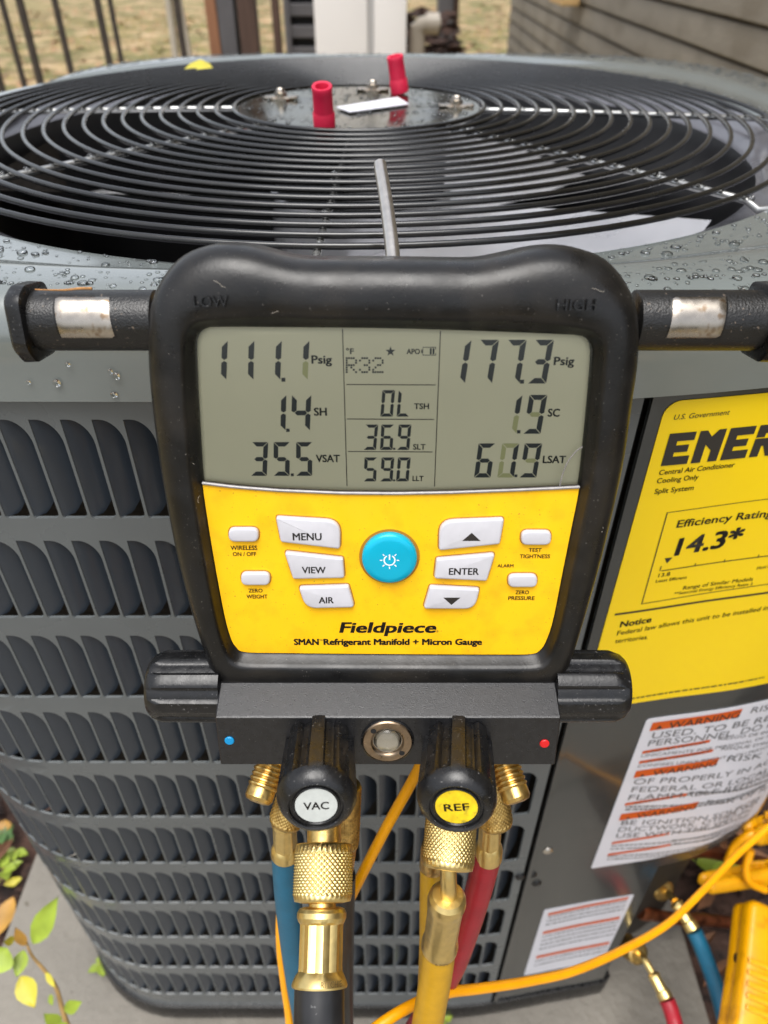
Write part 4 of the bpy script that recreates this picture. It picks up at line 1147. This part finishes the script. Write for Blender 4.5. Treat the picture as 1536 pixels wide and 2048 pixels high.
# ---- arms with magnets
for (x0, x1, m0, m1, lab, nm) in [(62,320,110,224,'left','l'),(1262,1532,1340,1452,'right','r')]:
    c = -26.0
    a0, b0 = G(x0, 640, c); a1, _ = G(x1, 640, c); bmid = (G(200,577,c)[1]+G(200,703,c)[1])/2; R0 = 10.3
    lo, hi = min(a0,a1), max(a0,a1)
    ar = rev('arm', [(R0*.9,0),(R0,.8),(R0,hi-lo-.8),(R0*.9,hi-lo)], (lo,bmid,c), (1,0,0), ARMB, gg, segs=40, frame=GM, k=.001)
    end = a0 if nm == 'l' else a1; sg = -1 if nm == 'l' else 1
    fl = rounded([(bmid-12.6,c-12,6),(bmid-13.6,c+7,6),(bmid-8,c+12.6,7),(bmid+9,c+12.6,7),(bmid+12.6,c+6,6),(bmid+12.6,c-12,6)], 6)
    def fl_at(a, d): return [Vector((a, p.x, p.y)) for p in (inset(fl, d) if d else fl)]
    ls = [fl_at(end-sg*3.2,1.2), fl_at(end-sg*2.6,.2), fl_at(end+sg*1.5,0), fl_at(end+sg*2.6,1.0), fl_at(end+sg*3.2,3.2)]
    vs, fs = loft_geo(ls, cap_end=True, cap_start=True)
    gm('end_flange', vs, fs, BLKG, ar, smooth=True, sharp=45)
    # magnet plate let into the arm
    am0, am1 = G(m0, 650, c+R0)[0], G(m1, 650, c+R0)[0]
    vs = []; fs = []; n1, n2 = 14, 12
    for (gap_, rad_, mt, nm2) in [(1.6, R0+.12, BLK, 'magnet_seat'), (0, R0+.5, STL, 'magnet_plate')]:
        vs = []; fs = []
        for i in range(n1+1):
            th = math.radians(-42+84*i/n1)*(1+gap_*.07)
            for j in range(n2+1):
                u = j/n2; xx = am0-gap_+(am1-am0+2*gap_)*u
                xx += (-1 if nm == 'r' else 1)*(.5-i/n1)*1.4
                edge = min(i, n1-i, j, n2-j)
                rr_ = rad_-(.55 if edge == 0 else 0)
                th2 = th+math.radians(16)
                vs.append((xx, bmid+rr_*math.sin(th2), c+rr_*math.cos(th2)))
        for i in range(n1):
            for j in range(n2):
                a = i*(n2+1)+j; fs.append((a, a+1, a+n2+2, a+n2+1))
        gm(nm2, vs, fs, mt, ar, smooth=True)
# sliver of wood on the left arm
tw = [Vector((*G(x, y, -22), -22)) for x, y in [(70,579),(100,580),(130,580),(160,577),(184,577)]]
tz_ = tag(tube('wood_sliver', catmull(tw, 4), lambda u: .2+.3*u, TWIG, None, segs=6, frame=GM, k=.001), 'thin orange-brown wood sliver lying on the left arm of the gauge', 'sliver')
# ---- hook
hk = [at(789,570,.258), at(785,505,.268), at(776,430,.282), at(766,365,.296), at(762,345,.301), at(760,327,.305)]
tube('hook', catmull(hk, 40), lambda u: .0027*math.sqrt(max(.004, 1-max(0,(u-.965)/.035)**2)), HOOK, gg, segs=24)

# ---- manifold block
aL, bF = G(430,1435,12.4); aR, _ = G(1122,1435,12.4); bB = G(445,1530,12.4)[1]; bT = G(440,1366,0)[1]
prof = [(-26,bT+1),(0,bT),(11.9,bF+.35),(12.4,bF-.2),(12.4,bB+.4),(12.0,bB),(-26,bB)]
vs = []; fs = []
for a, e_ in [(aL,.5),(aL+.5,0),(aR-.5,0),(aR,.5)]:
    for (c, b) in prof: vs.append((a, b-(e_*.5 if b > (bT+bB)/2 else -e_*.5), c-(e_ if c > 0 else 0)))
n = len(prof)
for i in range(3):
    for j in range(n): fs.append((i*n+j, (i+1)*n+j, (i+1)*n+(j+1)%n, i*n+(j+1)%n))
fs += [tuple(reversed(range(n))), tuple(3*n+j for j in range(n))]
fs = [tuple(reversed(f)) for f in fs]
gm('manifold_block', vs, fs, BLKS)
for (x, y, mt, nm) in [(459,1481,M('dot_blue',(.0,.24,.52),.35),'blue_dot'),(1089,1487,M('dot_red',(.62,.01,.012),.4),'red_dot')]:
    a, b = G(x, y, 12.5); rev(nm, [(1.85,0),(1.85,.35),(1.6,.6),(.05,.62)], (a,b,12.4), (0,0,1), mt, gg, segs=24, frame=GM, k=.001)
# fluted knobs
def flute(nf, depth, width, ph=0.0):
    def f(th, s, i):
        u = ((th+ph)*nf/(2*PI)) % 1.0; d = abs(u-.5)*2
        return 1-depth*max(0, min(1, (d-(1-width))/(width*.35)))
    return f
def knob_mod(s0, s1, nf=8, depth=.10, width=.34, ph=0.0):
    f0 = flute(nf, depth, width, ph)
    def f(th, s, i):
        k2 = max(0, min(1, (s-s0)/1.2)) * max(0, min(1, (s1-s)/1.6))
        return 1+(f0(th, s, i)-1)*k2
    return f
for (x0, sg) in [(300,-1),(1252,1)]:
    a0 = G(x0, 1375, -6)[0]; inn = aL if sg < 0 else aR; ln = abs(a0-inn)
    bk = (G(x0,1306,-6)[1]+G(x0,1446,-6)[1])/2
    kprof = [(11.5,0),(14.4,.3)]+[(14.4-.02*i,.3+(ln-6)*i/12) for i in range(1,13)]+[(13.6,ln-4),(12.7,ln-2),(11.2,ln-.5),(9.5,ln),(.1,ln)]
    rev('side_knob', kprof, (inn,bk,-8), (sg,0,0), BLKG, gg, segs=128, mod=knob_mod(-3, ln-3.5, 8, .085, .55, ph=.4), frame=GM, k=.001, sharp=28)
for (x, y, ex_, ey_, word, mt, rot, nm) in [(640,1487,632,1617,'VAC',M('disc_grey',srgb(186,190,186),.5,var=.06,vs=300),0.0,'vac'),
                                         (915,1487,913,1620,'REF',M('disc_yellow',srgb(222,190,20),.5,var=.2,vs=260,col2=srgb(120,118,40),c2s=420,c2lo=.56,c2hi=.8),.16,'ref')]:
    a0, b0 = G(x, y, 12.4); a1, b1 = G(ex_, ey_, 46)
    ax = Vector((a1-a0, b1-b0, 33.6)); ln = ax.length
    kprof = [(9,0),(13.2,.2)]+[(13.2+.06*i,.2+(ln-7)*i/14) for i in range(1,15)]+[(14.0,ln-5.4),(13.4,ln-3.6),(12.2,ln-1.8),(10.6,ln-.5),(9.9,ln-.2),(9.4,ln-.5),(9.1,ln-1.3),(8.4,ln-1.35),(8.2,ln-.8),(7.9,ln-.7),(7.6,ln-1.2),(.1,ln-1.25)]
    kb_ = rev('front_knob', kprof, (a0,b0,12.2), ax, BLKG, gg, segs=144, mod=knob_mod(-3, ln-5.5, 8, .17, .50, ph=.39), frame=GM, k=.001, sharp=30)
    kb_['label'] = 'knob marked '+word
    X_, Y_, A_ = basis(ax); org = Vector((a0,b0,12.2))+A_*(ln-1.1)
    rev('disc', [(7.3,-.3),(7.3,0),(.05,.01)], org, ax, mt, kb_, segs=40, frame=GM, k=.001)
    tv_, tf_ = text_geo(word, .013)
    u0 = Vector((1,0,0)); u0 = (u0-A_*u0.dot(A_)).normalized(); v0 = A_.cross(u0); ux = u0*math.cos(rot)+v0*math.sin(rot); uy = v0*math.cos(rot)-u0*math.sin(rot); wv = 8.8
    gm('lettering', [org+A_*.12+ux*((px_-.5)*wv)+uy*((py_/CAPH-.5)*3.1) for px_, py_ in tv_], tf_, INK, kb_)
# sight glass
a0, b0 = G(775,1483,13.4)
sg_ = rev('sight_glass', [(9.6,-1),(9.6,1.0),(9.2,1.5),(6.8,1.6),(6.2,1.2),(5.9,.3),(5.8,.1)], (a0,b0,12.4), (0,0,1), STLB, gg, segs=56, frame=GM, k=.001, cap=False)
rev('rim', [(10.3,-.6),(10.3,.5),(9.7,.8),(9.65,-.6)], (a0,b0-.35,12.4), (0,0,1), BLKG, sg_, segs=48, frame=GM, k=.001, cap=False)
rev('cup', [(6.0,.15),(5.6,.5),(4.6,.25),(3.2,.12),(.05,.1)], (a0,b0,12.4), (0,0,1), STLR, sg_, segs=40, frame=GM, k=.001)
rev('glass_dome', [(5.4,.6),(5.0,1.2),(4.0,2.0),(2.2,2.6),(.05,2.8)], (a0,b0,12.4), (0,0,1), GLS, sg_, segs=36, frame=GM, k=.001)
for an in (2.35, -.75):
    rev('spanner_hole', [(1.1,0),(1.1,.3),(.05,.31)], (a0+7.6*math.cos(an), b0+7.6*math.sin(an), 13.75), (0,0,1), DRK, sg_, segs=14, frame=GM, k=.001)

# lint and hairs caught on the face
random.seed(21)
for (x, y, c_) in [(1195,1030,-1),(1210,1062,-1),(398,1010,-2),(392,930,-2),(1155,1120,-4.5),(560,620,.3),(420,560,.2),(1215,580,-.4)]:
    a0 = random.uniform(0, 6.3); l_ = random.uniform(12, 30); pts_ = []
    for i in range(5):
        a0 += random.uniform(-.6,.6); x += l_/4*math.cos(a0); y += l_/4*math.sin(a0)
        pts_.append(Vector((*G(x, y, c_+.15), c_+.15)))
    tube('lint', catmull(pts_, 4), .045, PVC, gg, segs=5, frame=GM, k=.001)

# ================================================================== HOSES, FITTINGS, CABLES
def mpp(p): return (p.y*cp-p.z*sp)/F                             # metres per photo pixel at a place
def knurl(nd=30, amp=.035, s0=None, s1=None, ln=1.0):
    def f(th, s, i):
        if s < s0 or s > s1: return 1.0
        u = th*nd/(2*PI); v = (s-s0)/ln*6.2832
        k2 = (nd/(2*PI))*1.0
        a = abs(((u+v) % 1.0)-.5)*2; b = abs(((u-v) % 1.0)-.5)*2
        return 1-amp*(1-min(a, b))*1.4
    return f
def facet(nf, amp, s0, s1):
    def f(th, s, i):
        if s < s0 or s > s1: return 1.0
        u = (th*nf/(2*PI)) % 1.0
        c = math.cos(PI/nf)/math.cos((u-.5)*2*PI/nf)
        return 1-amp*(1-abs(u-.5)*2)-.25*(1-c)
    return f
def rpx(name, A_, B_, prof, mat, parent, segs=36, mod=None, sharp=40):
    """revolved part from A to B; prof = [(radius in photo px, fraction of the length)]"""
    ln = (B_-A_).length; m_ = mpp((A_+B_)/2)
    md = None
    if mod == 'knurl': pass
    return rev(name, [(r*m_, f*ln) for r, f in prof], A_, B_-A_, mat, parent, segs=segs, mod=mod(ln) if mod else None, sharp=sharp)
def knurled(name, A_, B_, r, mat, parent, nd=34, e0=.1, e1=.9, rows=44, amp=.05, rt=None):
    prof = [(r*.80,0),(r*.93,.02),(r*.97,e0-.01)]+[(r,e0+(e1-e0)*i/rows) for i in range(rows+1)]+[(r*.97,e1+.015),(r*.92,.975),(r*.7,1.0)]
    def md(ln):
        m_ = mpp((A_+B_)/2); circ = 2*PI*r*m_
        return knurl(nd, amp, e0*ln, e1*ln, circ/nd*6.2832)
    return rpx(name, A_, B_, prof, mat, parent, segs=nd*6, mod=md, sharp=80)
def threaded(name, A_, B_, r, mat, parent, nth=7, tip=False):
    prof = [(r*.9,0)]
    for i in range(nth):
        f = .08+.62*i/nth; d = .62/nth
        prof += [(r*.90,f),(r,f+d*.3),(r,f+d*.6),(r*.90,f+d*.95)]
    prof += [(r*.92,.74),(r*.92,.90),(r*.78,.97),(r*.45,1.0)] if tip else [(r*.9,1.0)]
    return rpx(name, A_, B_, prof, mat, parent, segs=28, sharp=25)

# ---- capped brass ports at both ends of the block (belong to the gauge)
threaded('port', hp(548,1512,-6), hp(514,1606,8), 31, BRSD, gg, 6, True)
threaded('port', hp(1003,1512,-6), hp(1036,1606,8), 31, BRSD, gg, 6, True)
threaded('port', at(649,1540,.318), at(648,1696,.305), 37, BRSD, gg, 9)
rpx('port', at(906,1540,.296), at(904,1640,.301), [(34,0),(34,1)], BRSD, gg)

# ---- black vacuum hose with large brass coupling
bh = empty('black_hose', hp(640,2060,30), 'thick black hose with big knurled brass coupling below the VAC knob', 'hose')
A_, B_ = at(648,1686,.306), at(645,1806,.296)
cpn = knurled('coupling', A_, B_, 60, BRS, bh, nd=36, e0=.17, e1=.86, amp=.06)
def cyl_text(s, A_, B_, f, r, cap, ang0, ang1, mat, parent, flip=False, bold=.0):
    vs, fs = text_geo(s, bold); ln = (B_-A_).length; m_ = mpp((A_+B_)/2); ax = (B_-A_).normalized()
    x = Vector((1,0,0)); x = (x-ax*x.dot(ax)).normalized(); y = ax.cross(x)
    if y.y > 0: y = -y                                         # towards the viewer
    out = []
    for (u, v) in vs:
        if flip: u, v = 1-u, CAPH-v
        th = ang0+(ang1-ang0)*u
        out.append(A_ + ax*(f*ln-(v/CAPH)*cap*m_) + (x*math.sin(th)+y*math.cos(th))*(r*m_))
    mesh('lettering', out, fs, mat, parent)
ENG = M('engraving', (.22,.14,.05), .5, metal=.8)
cyl_text('YELLOW JACKET', A_, B_, .135, 59.2, 9.5, -.75, .95, ENG, cpn, flip=True)
rpx('neck', at(645,1798,.2965), at(644,1822,.2945), [(26,0),(28,.4),(26,1)], BRSD, bh)
A2, B2 = at(644,1814,.295), at(639,1974,.283)
fer = rpx('ferrule', A2, B2, [(38,0),(46,.02),(50,.07),(50,.14),(47,.19),(44.5,.22),(44,.30),(44,.5),(43.6,.74),(44.2,.80),(48.5,.86),(53,.93),(55,.975),(54,1.0),(47,1.0)], BRS, bh, segs=72, mod=lambda ln: facet(9,.07,.2*ln,.8*ln), sharp=20)
cyl_text('RITCHIE', A2, B2, .965, 55.3, 10, .12, .95, ENG, fer, bold=.0)
tube('rubber', catmull([at(639,1964,.2835), at(638,2050,.279), at(640,2150,.277), at(650,2300,.29), at(665,2500,.33)], 8), mpp(B2)*50, HBLK, bh, segs=36)

# ---- second black hose behind
b2 = empty('rear_black_hose', hp(690,2060,-16), 'black hose half hidden behind the brass VAC coupling', 'hose')
knurled('coupling', hp(690,1570,-14), hp(686,1690,-12), 34, BRSD, b2, nd=28, e0=.06, e1=.9, amp=.06)
rpx('ferrule', hp(686,1690,-12), hp(676,1770,-14), [(22,0),(27,.1),(27,.9),(24,1)], BRSD, b2, mod=lambda ln: facet(8,.06,.1*ln,.9*ln))
tube('rubber', catmull([hp(680,1750,-14), hp(679,1850,-16), hp(679,1960,-18), hp(680,2060,-20), hp(680,2300,-25)], 8), mpp(hp(690,1900,-16))*29, HBLK, b2, segs=28)

# ---- blue hose
bl = empty('blue_hose', hp(590,2040,-30), 'blue hose with brass ferrule hanging from the left of the gauge', 'hose')
knurled('coupling', hp(604,1548,-14), hp(570,1646,-9), 36, BRSD, bl, nd=26, e0=.06, e1=.9, amp=.06)
rpx('ferrule', hp(569,1634,-9), hp(571,1712,-12), [(20,0),(25,.06),(26,.14),(24,.2),(24,.72),(27,.78),(29,.84),(29,.95),(25,1)], BRS, bl, segs=64, mod=lambda ln: facet(8,.07,.18*ln,.74*ln), sharp=20)
tube('rubber', catmull([hp(571,1700,-12), hp(575,1780,-16), hp(584,1870,-22), hp(597,1970,-30), hp(612,2060,-38), hp(640,2250,-50)], 8), mpp(hp(575,1780,-16))*27, HBLU, bl, segs=24)

# ---- yellow hose on the REF port
yh = empty('yellow_hose', hp(850,2060,20), 'thick ochre yellow hose with bent brass tube below the REF knob', 'hose')
knurled('coupling', at(905,1605,.312), at(895,1740,.302), 53, BRS, yh, nd=34, e0=.04, e1=.86, amp=.06)
tube('bent_tube', catmull([at(896,1726,.303), at(897,1760,.304), at(897,1790,.307), at(893,1822,.312)], 8), mpp(at(895,1770,.305))*16.5, BRS, yh, segs=24)
A3, B3 = at(896,1788,.307), at(878,1898,.328)
f3 = rpx('ferrule', A3, B3, [(19,0),(30,.01),(36,.06),(38,.13),(37,.2),(35.5,.26),(35,.5),(35,.78),(36,.83),(38,.90),(37.5,.96),(33,1.0)], BRS, yh, segs=64, mod=lambda ln: facet(8,.035,.2*ln,.82*ln), sharp=20)
cyl_text('6 MPa', A3, B3, .965, 38.2, 7, -.3, .45, ENG, f3)
tube('rubber', catmull([at(879,1890,.327), at(872,1950,.335), at(860,2020,.345), at(850,2080,.355), at(820,2300,.39)], 8), mpp(B3)*33, HYEL, yh, segs=32)

# ---- rear yellow hose, red hose
y2 = empty('rear_yellow_hose', hp(850,2060,-20), 'yellow hose partly hidden behind the bent brass tube', 'hose')
rpx('ferrule', hp(868,1690,-14), hp(864,1738,-14), [(24,0),(26,.2),(26,.9),(22,1)], BRSD, y2)
tube('rubber', catmull([hp(864,1730,-14), hp(862,1800,-15), hp(860,1900,-18), hp(855,2000,-22), hp(850,2150,-28)], 8), mpp(hp(862,1800,-15))*23, HYEL, y2, segs=24)
rh = empty('red_hose', hp(840,2050,-40), 'red hose with brass ferrule hanging from the right of the gauge', 'hose')
knurled('coupling', hp(975,1545,-14), hp(992,1650,-9), 36, BRSD, rh, nd=26, e0=.06, e1=.9, amp=.06)
rpx('ferrule', hp(982,1634,-9), hp(976,1718,-12), [(20,0),(25,.06),(25,.14),(23,.2),(23,.62),(26,.68),(28,.75),(28,.95),(24,1)], BRS, rh, segs=64, mod=lambda ln: facet(8,.07,.16*ln,.65*ln), sharp=20)
tube('rubber', catmull([hp(976,1706,-12), hp(960,1770,-15), hp(936,1850,-20), hp(905,1935,-27), hp(862,2010,-34), hp(820,2075,-40), hp(740,2180,-48)], 8), mpp(hp(960,1770,-15))*27, HRED, rh, segs=24)

# ---- thin yellow cables
def cable(pts, rp, label):
    P_ = catmull(pts, 8); e_ = P_[len(P_)//2]
    return tag(tube('cable', P_, mpp(e_)*rp, WIRE, None, segs=14), label, 'cable', 'yellow sensor cables')
cable([hp(862,1480,-30), hp(832,1548,-28), hp(770,1660,-26), hp(706,1785,-28), hp(655,1890,-38), hp(625,1990,-45), hp(610,2120,-50)], 10.5, 'yellow cable running down from behind the REF knob to the black hose')
cable([hp(600,1700,-40), hp(574,1760,-42), hp(562,1830,-42), hp(562,1900,-42), hp(570,1970,-42), hp(580,2050,-42), hp(586,2200,-42)], 9.5, 'yellow cable hanging left of the blue hose')
cable([at(1640,1560,.66), at(1536,1655,.64), at(1472,1712,.62), at(1405,1782,.585), at(1335,1848,.55), at(1245,1900,.51), at(1150,1941,.47), at(1060,1962,.44), at(960,1977,.41), at(890,1986,.39), at(830,2008,.375), at(765,2046,.365), at(700,2100,.36)], 8.8, 'long yellow cable sweeping in front of the white sticker to the lower right')

# ---- valve end of the blue and red hoses at the lower right
def valve_hose(pn0, pn1, bend, fer0, fer1, path, mat, label):
    e_ = empty('valve_hose', fer1, label, 'hose', 'hoses screwed to the service valves')
    knurled('coupling', pn0, pn1, 23, BRSD, e_, nd=22, e0=.05, e1=.75, rows=16, amp=.07)
    tube('bent_tube', catmull([pn1]+bend+[fer0], 6), mpp(fer0)*7, BRS, e_, segs=14)
    rpx('ferrule', fer0, fer1, [(8,0),(12,.06),(13,.12),(12,.2),(12,.66),(14,.7),(14.5,.95),(12,1)], BRS, e_, segs=32, mod=lambda ln: facet(8,.06,.15*ln,.68*ln), sharp=20)
    tube('rubber', catmull([fer1]+path, 8), mpp(fer1)*15.5, mat, e_, segs=20)
valve_hose(at(1300,1752,.80), at(1330,1784,.775), [at(1338,1789,.765)], at(1350,1802,.755), at(1388,1862,.74), [at(1405,1900,.735), at(1432,1975,.73), at(1455,2060,.725), at(1490,2200,.75)], HBLU, 'blue hose screwed on at the lower right beside the yellow clamp')
valve_hose(at(1252,1890,.775), at(1278,1908,.755), [at(1288,1918,.745)], at(1305,1946,.735), at(1334,2000,.72), [at(1345,2030,.715), at(1360,2090,.71), at(1390,2230,.73)], HRED, 'red hose screwed on at the lower right near the pad')
vb = empty('service_valve', at(1290,1760,.82), 'brass service valve behind the lower right hoses', 'valve')
MB().box(tuple(at(1290,1740,.83)-Vector((.016,.012,.016))), tuple(at(1290,1740,.83)+Vector((.016,.012,.016))), bev=.003).obj('body', BRSD, vb)
cpp = empty('copper_pipe', at(1400,1835,.86), 'copper pipe crossing behind the blue hose', 'pipe')
tube('tube', catmull([at(1284,1824,.80), at(1340,1836,.82), at(1400,1838,.85), at(1470,1846,.88), at(1600,1860,.93)], 8), mpp(at(1340,1836,.82))*12, CPR, cpp, segs=18)
rev('flare', [(.0075,0),(.0082,.002),(.0082,.012),(.0072,.014)], at(1280,1823,.798), at(1340,1836,.82)-at(1284,1824,.80), CPR, cpp, segs=18)
tag(tube('thin_copper_line', catmull([at(1340,1712,.80), at(1400,1702,.83), at(1470,1715,.86), at(1620,1745,.9)], 8), .0075, CPR, None, segs=14), 'copper line under the warning sticker', 'pipe')

# ---- yellow pipe clamps
def clamp(c0, ax, side, ln, w, th, label, grips=True):
    """sprung clamp: two jaws on a pivot"""
    a = Vector(ax).normalized(); s = Vector(side); s = (s-a*s.dot(a)).normalized(); nn3 = a.cross(s)
    Mx = Matrix((( s.x, a.x, nn3.x, c0.x),(s.y, a.y, nn3.y, c0.y),(s.z, a.z, nn3.z, c0.z),(0,0,0,1)))
    e_ = empty('pipe_clamp', c0, label, 'clamp', 'yellow pipe clamps')
    out = rounded([(-w/2,0,.010),(w/2,0,.010),(w*.60,ln*.45,.05),(w*.85,ln,.01),(-w*.85,ln,.01),(-w*.60,ln*.45,.05)], 6)
    for (z0, z1, nm) in [(0, th, 'upper_jaw'), (-th*.95, -th*.12, 'lower_jaw')]:
        ls = [[Vector((p.x,p.y,z)) for p in (inset(out, d) if d else out)] for d, z in [(.004,z0),(0,z0+.004),(0,z1-.006),(.0012,z1-.003),(.003,z1-.001),(.006,z1)]]
        vs, fs = loft_geo(ls, True, True)
        j = mesh(nm, [Mx @ v for v in vs], fs, CLMP, e_, smooth=True, sharp=40)
        if nm == 'upper_jaw' and grips:
            for i in range(5):
                y = ln*(.42+.075*i); MB().box((-w*.48,y,z1-.001),(w*.48,y+.0045,z1+.0024),bev=.001).xform(Mx).obj('grip_rib', CLMP, j)
    tube('pivot', [Mx @ Vector((-w*.56,ln*.42,0)), Mx @ Vector((w*.56,ln*.42,0))], .004, STLR, e_, segs=14)
    tube('spring', [Mx @ Vector((w*.5+.004+.004*math.cos(i*.7), ln*.42+.004*math.sin(i*.7)+i*.0007, -.004+.0001*i)) for i in range(40)], .0012, CLMP, e_, segs=8)
    return e_
P0, P1 = at(1507,1808,.70), at(1492,2110,.63)
clamp(P0, P1-P0, (1,.05,-.1), (P1-P0).length, .025, .018, 'yellow pipe clamp standing up at the lower right corner')
P0, P1 = at(1405,1768,.80), at(1600,1735,.83)
clamp(P0, P1-P0, (0,.5,1), (P1-P0).length, .016, .012, 'yellow clamp lying level under the warning sticker', grips=False)
P0, P1 = at(1500,1668,.76), at(1600,1640,.80)
clamp(P0, P1-P0, (0,.5,1), .06, .02, .012, 'yellow clamp end at the right edge just below the warning sticker', grips=False)
for (pts, lab) in [([at(1455,1722,.78), at(1470,1690,.77), at(1500,1668,.76), at(1540,1660,.77)], 'yellow wire loop by the right edge'),
                   ([at(1502,1700,.78), at(1492,1735,.785), at(1500,1765,.79), at(1530,1780,.8)], 'yellow wire bend above the level clamp')]:
    tag(tube('wire_loop', catmull(pts, 8), .0042, WIRE, None, segs=10), lab, 'wire')

# ------------------------------------------------------------------ plants
def leaf(mb, p, d, up, ln, w, curl=.15):
    d = Vector(d).normalized(); up = Vector(up); s = d.cross(up).normalized(); n2 = s.cross(d)
    pts = []; prof_ = [(0,.05),(.12,.55),(.3,.95),(.5,1.0),(.7,.72),(.86,.36),(1,.0)]; n0 = len(mb.v)
    for (f, ww) in prof_:
        z = -curl*ln*f*f
        for k2 in (-1,-.5,0,.5,1): mb.v.append(p+d*(f*ln)+s*(k2*ww*w/2)+n2*(z+abs(k2)*w*.10))
    for i in range(len(prof_)-1):
        for j in range(4):
            a = n0+i*5+j; mb.f.append((a, a+1, a+6, a+5))
sp1 = empty('sapling', at(130,2120,.70), 'young plant with lime and yellow leaves at the lower left', 'plant')
st_ = [at(158,2110,.68), at(128,2030,.70), at(112,1975,.71), at(88,1940,.715), at(62,1908,.72), at(48,1870,.725)]
tube('stem', catmull(st_, 6), lambda u: .0026*(1-.6*u), STEM, sp1, segs=8)
def addleaf(px, py, qx, qy, t, wpx, mat, curl=.12):
    a, b = at(px, py, t), at(qx, qy, t-.012); lb = MB(); leaf(lb, a, b-a, Vector((.1,-.5,.85)), (b-a).length, wpx*t/F, curl)
    lb.obj('leaf', mat, sp1, smooth=True)
addleaf(68,1885,110,1800,.71, 44, LEAFG); addleaf(42,1952,68,2016,.70, 42, LEAFY); addleaf(48,1900,32,1955,.71, 30, LEAFG); addleaf(50,1890,30,1858,.72, 22, LEAFO)
addleaf(15,1895,-20,1950,.70, 60, LEAFG); addleaf(28,1880,8,1884,.72, 18, LEAFY); addleaf(130,2020,160,2006,.69, 26, LEAFG); addleaf(122,2048,88,2030,.68, 26, LEAFG); addleaf(140,2060,95,2062,.67, 30, LEAFG)
addleaf(92,1945,108,1975,.705, 12, LEAFY); addleaf(100,1990,104,2010,.70, 12, LEAFG)
for i in range(10):
    f = random.random(); p_ = st_[1].lerp(st_[4], f); addleaf(0,0,1,1,.7,1,LEAFO) if False else None
def weed(px, py, z, n_, mat, label, sz=.03):
    b0 = onz(px, py, z); e_ = empty('weed', b0, label, 'plant', 'small weeds on the mulch')
    tube('stem', [b0, b0+Vector((0,0,sz*.9))], .0015, STEM, e_, segs=6)
    for i in range(n_):
        a = random.uniform(0, 6.3); lb = MB(); leaf(lb, b0+Vector((0,0,sz*random.uniform(.4,1.0))), (math.cos(a),math.sin(a),.25), (0,0,1), sz*random.uniform(.7,1.3), sz*.7); lb.obj('leaf', mat, e_, smooth=True)
weed(12,1680,GZ+.03,7,LEAFD,'small dark green weed at the left edge above the pad',.020)
weed(36,1712,GZ+.03,5,LEAFG,'small light green weed beside the pad corner',.016)
weed(15,1748,GZ+.03,6,LEAFG,'pale green weed left of the pad, above the yellow leaf',.019)
weed(205,1936,PADZ,4,LEAFG,'tiny green weed growing at the foot of the louvered panel',.014)
weed(1452,1760,GZ+.03,6,LEAFG,'green weed under the level yellow clamp',.045)
weed(1532,2030,GZ+.03,6,LEAFD,'dark green weed at the lower right corner',.05)
weed(886,2047,PADZ,4,LEAFG,'tiny green weed at the base between yellow and red hoses',.014)
for (px, py, qx, qy, w, mt, lab) in [(25,1755,28,1772,20,LEAFY,'round yellow leaf on the mulch at the left edge'),(28,1795,-15,1880,24,LEAFO,'long orange leaf along the left edge of the pad'),(12,1640,5,1665,20,LEAFO,'orange leaf on the mulch beside the louvers')]:
    a, b = onz(px, py, GZ+.045), onz(qx, qy, GZ+.04); lb = MB(); leaf(lb, a, b-a, Vector((0,0,1)), (b-a).length*1.05, w*.95/F*1.6, .05)
    tag(lb.obj('fallen_leaf', mt, smooth=True), lab, 'leaf', 'single fallen leaves beside the pad')
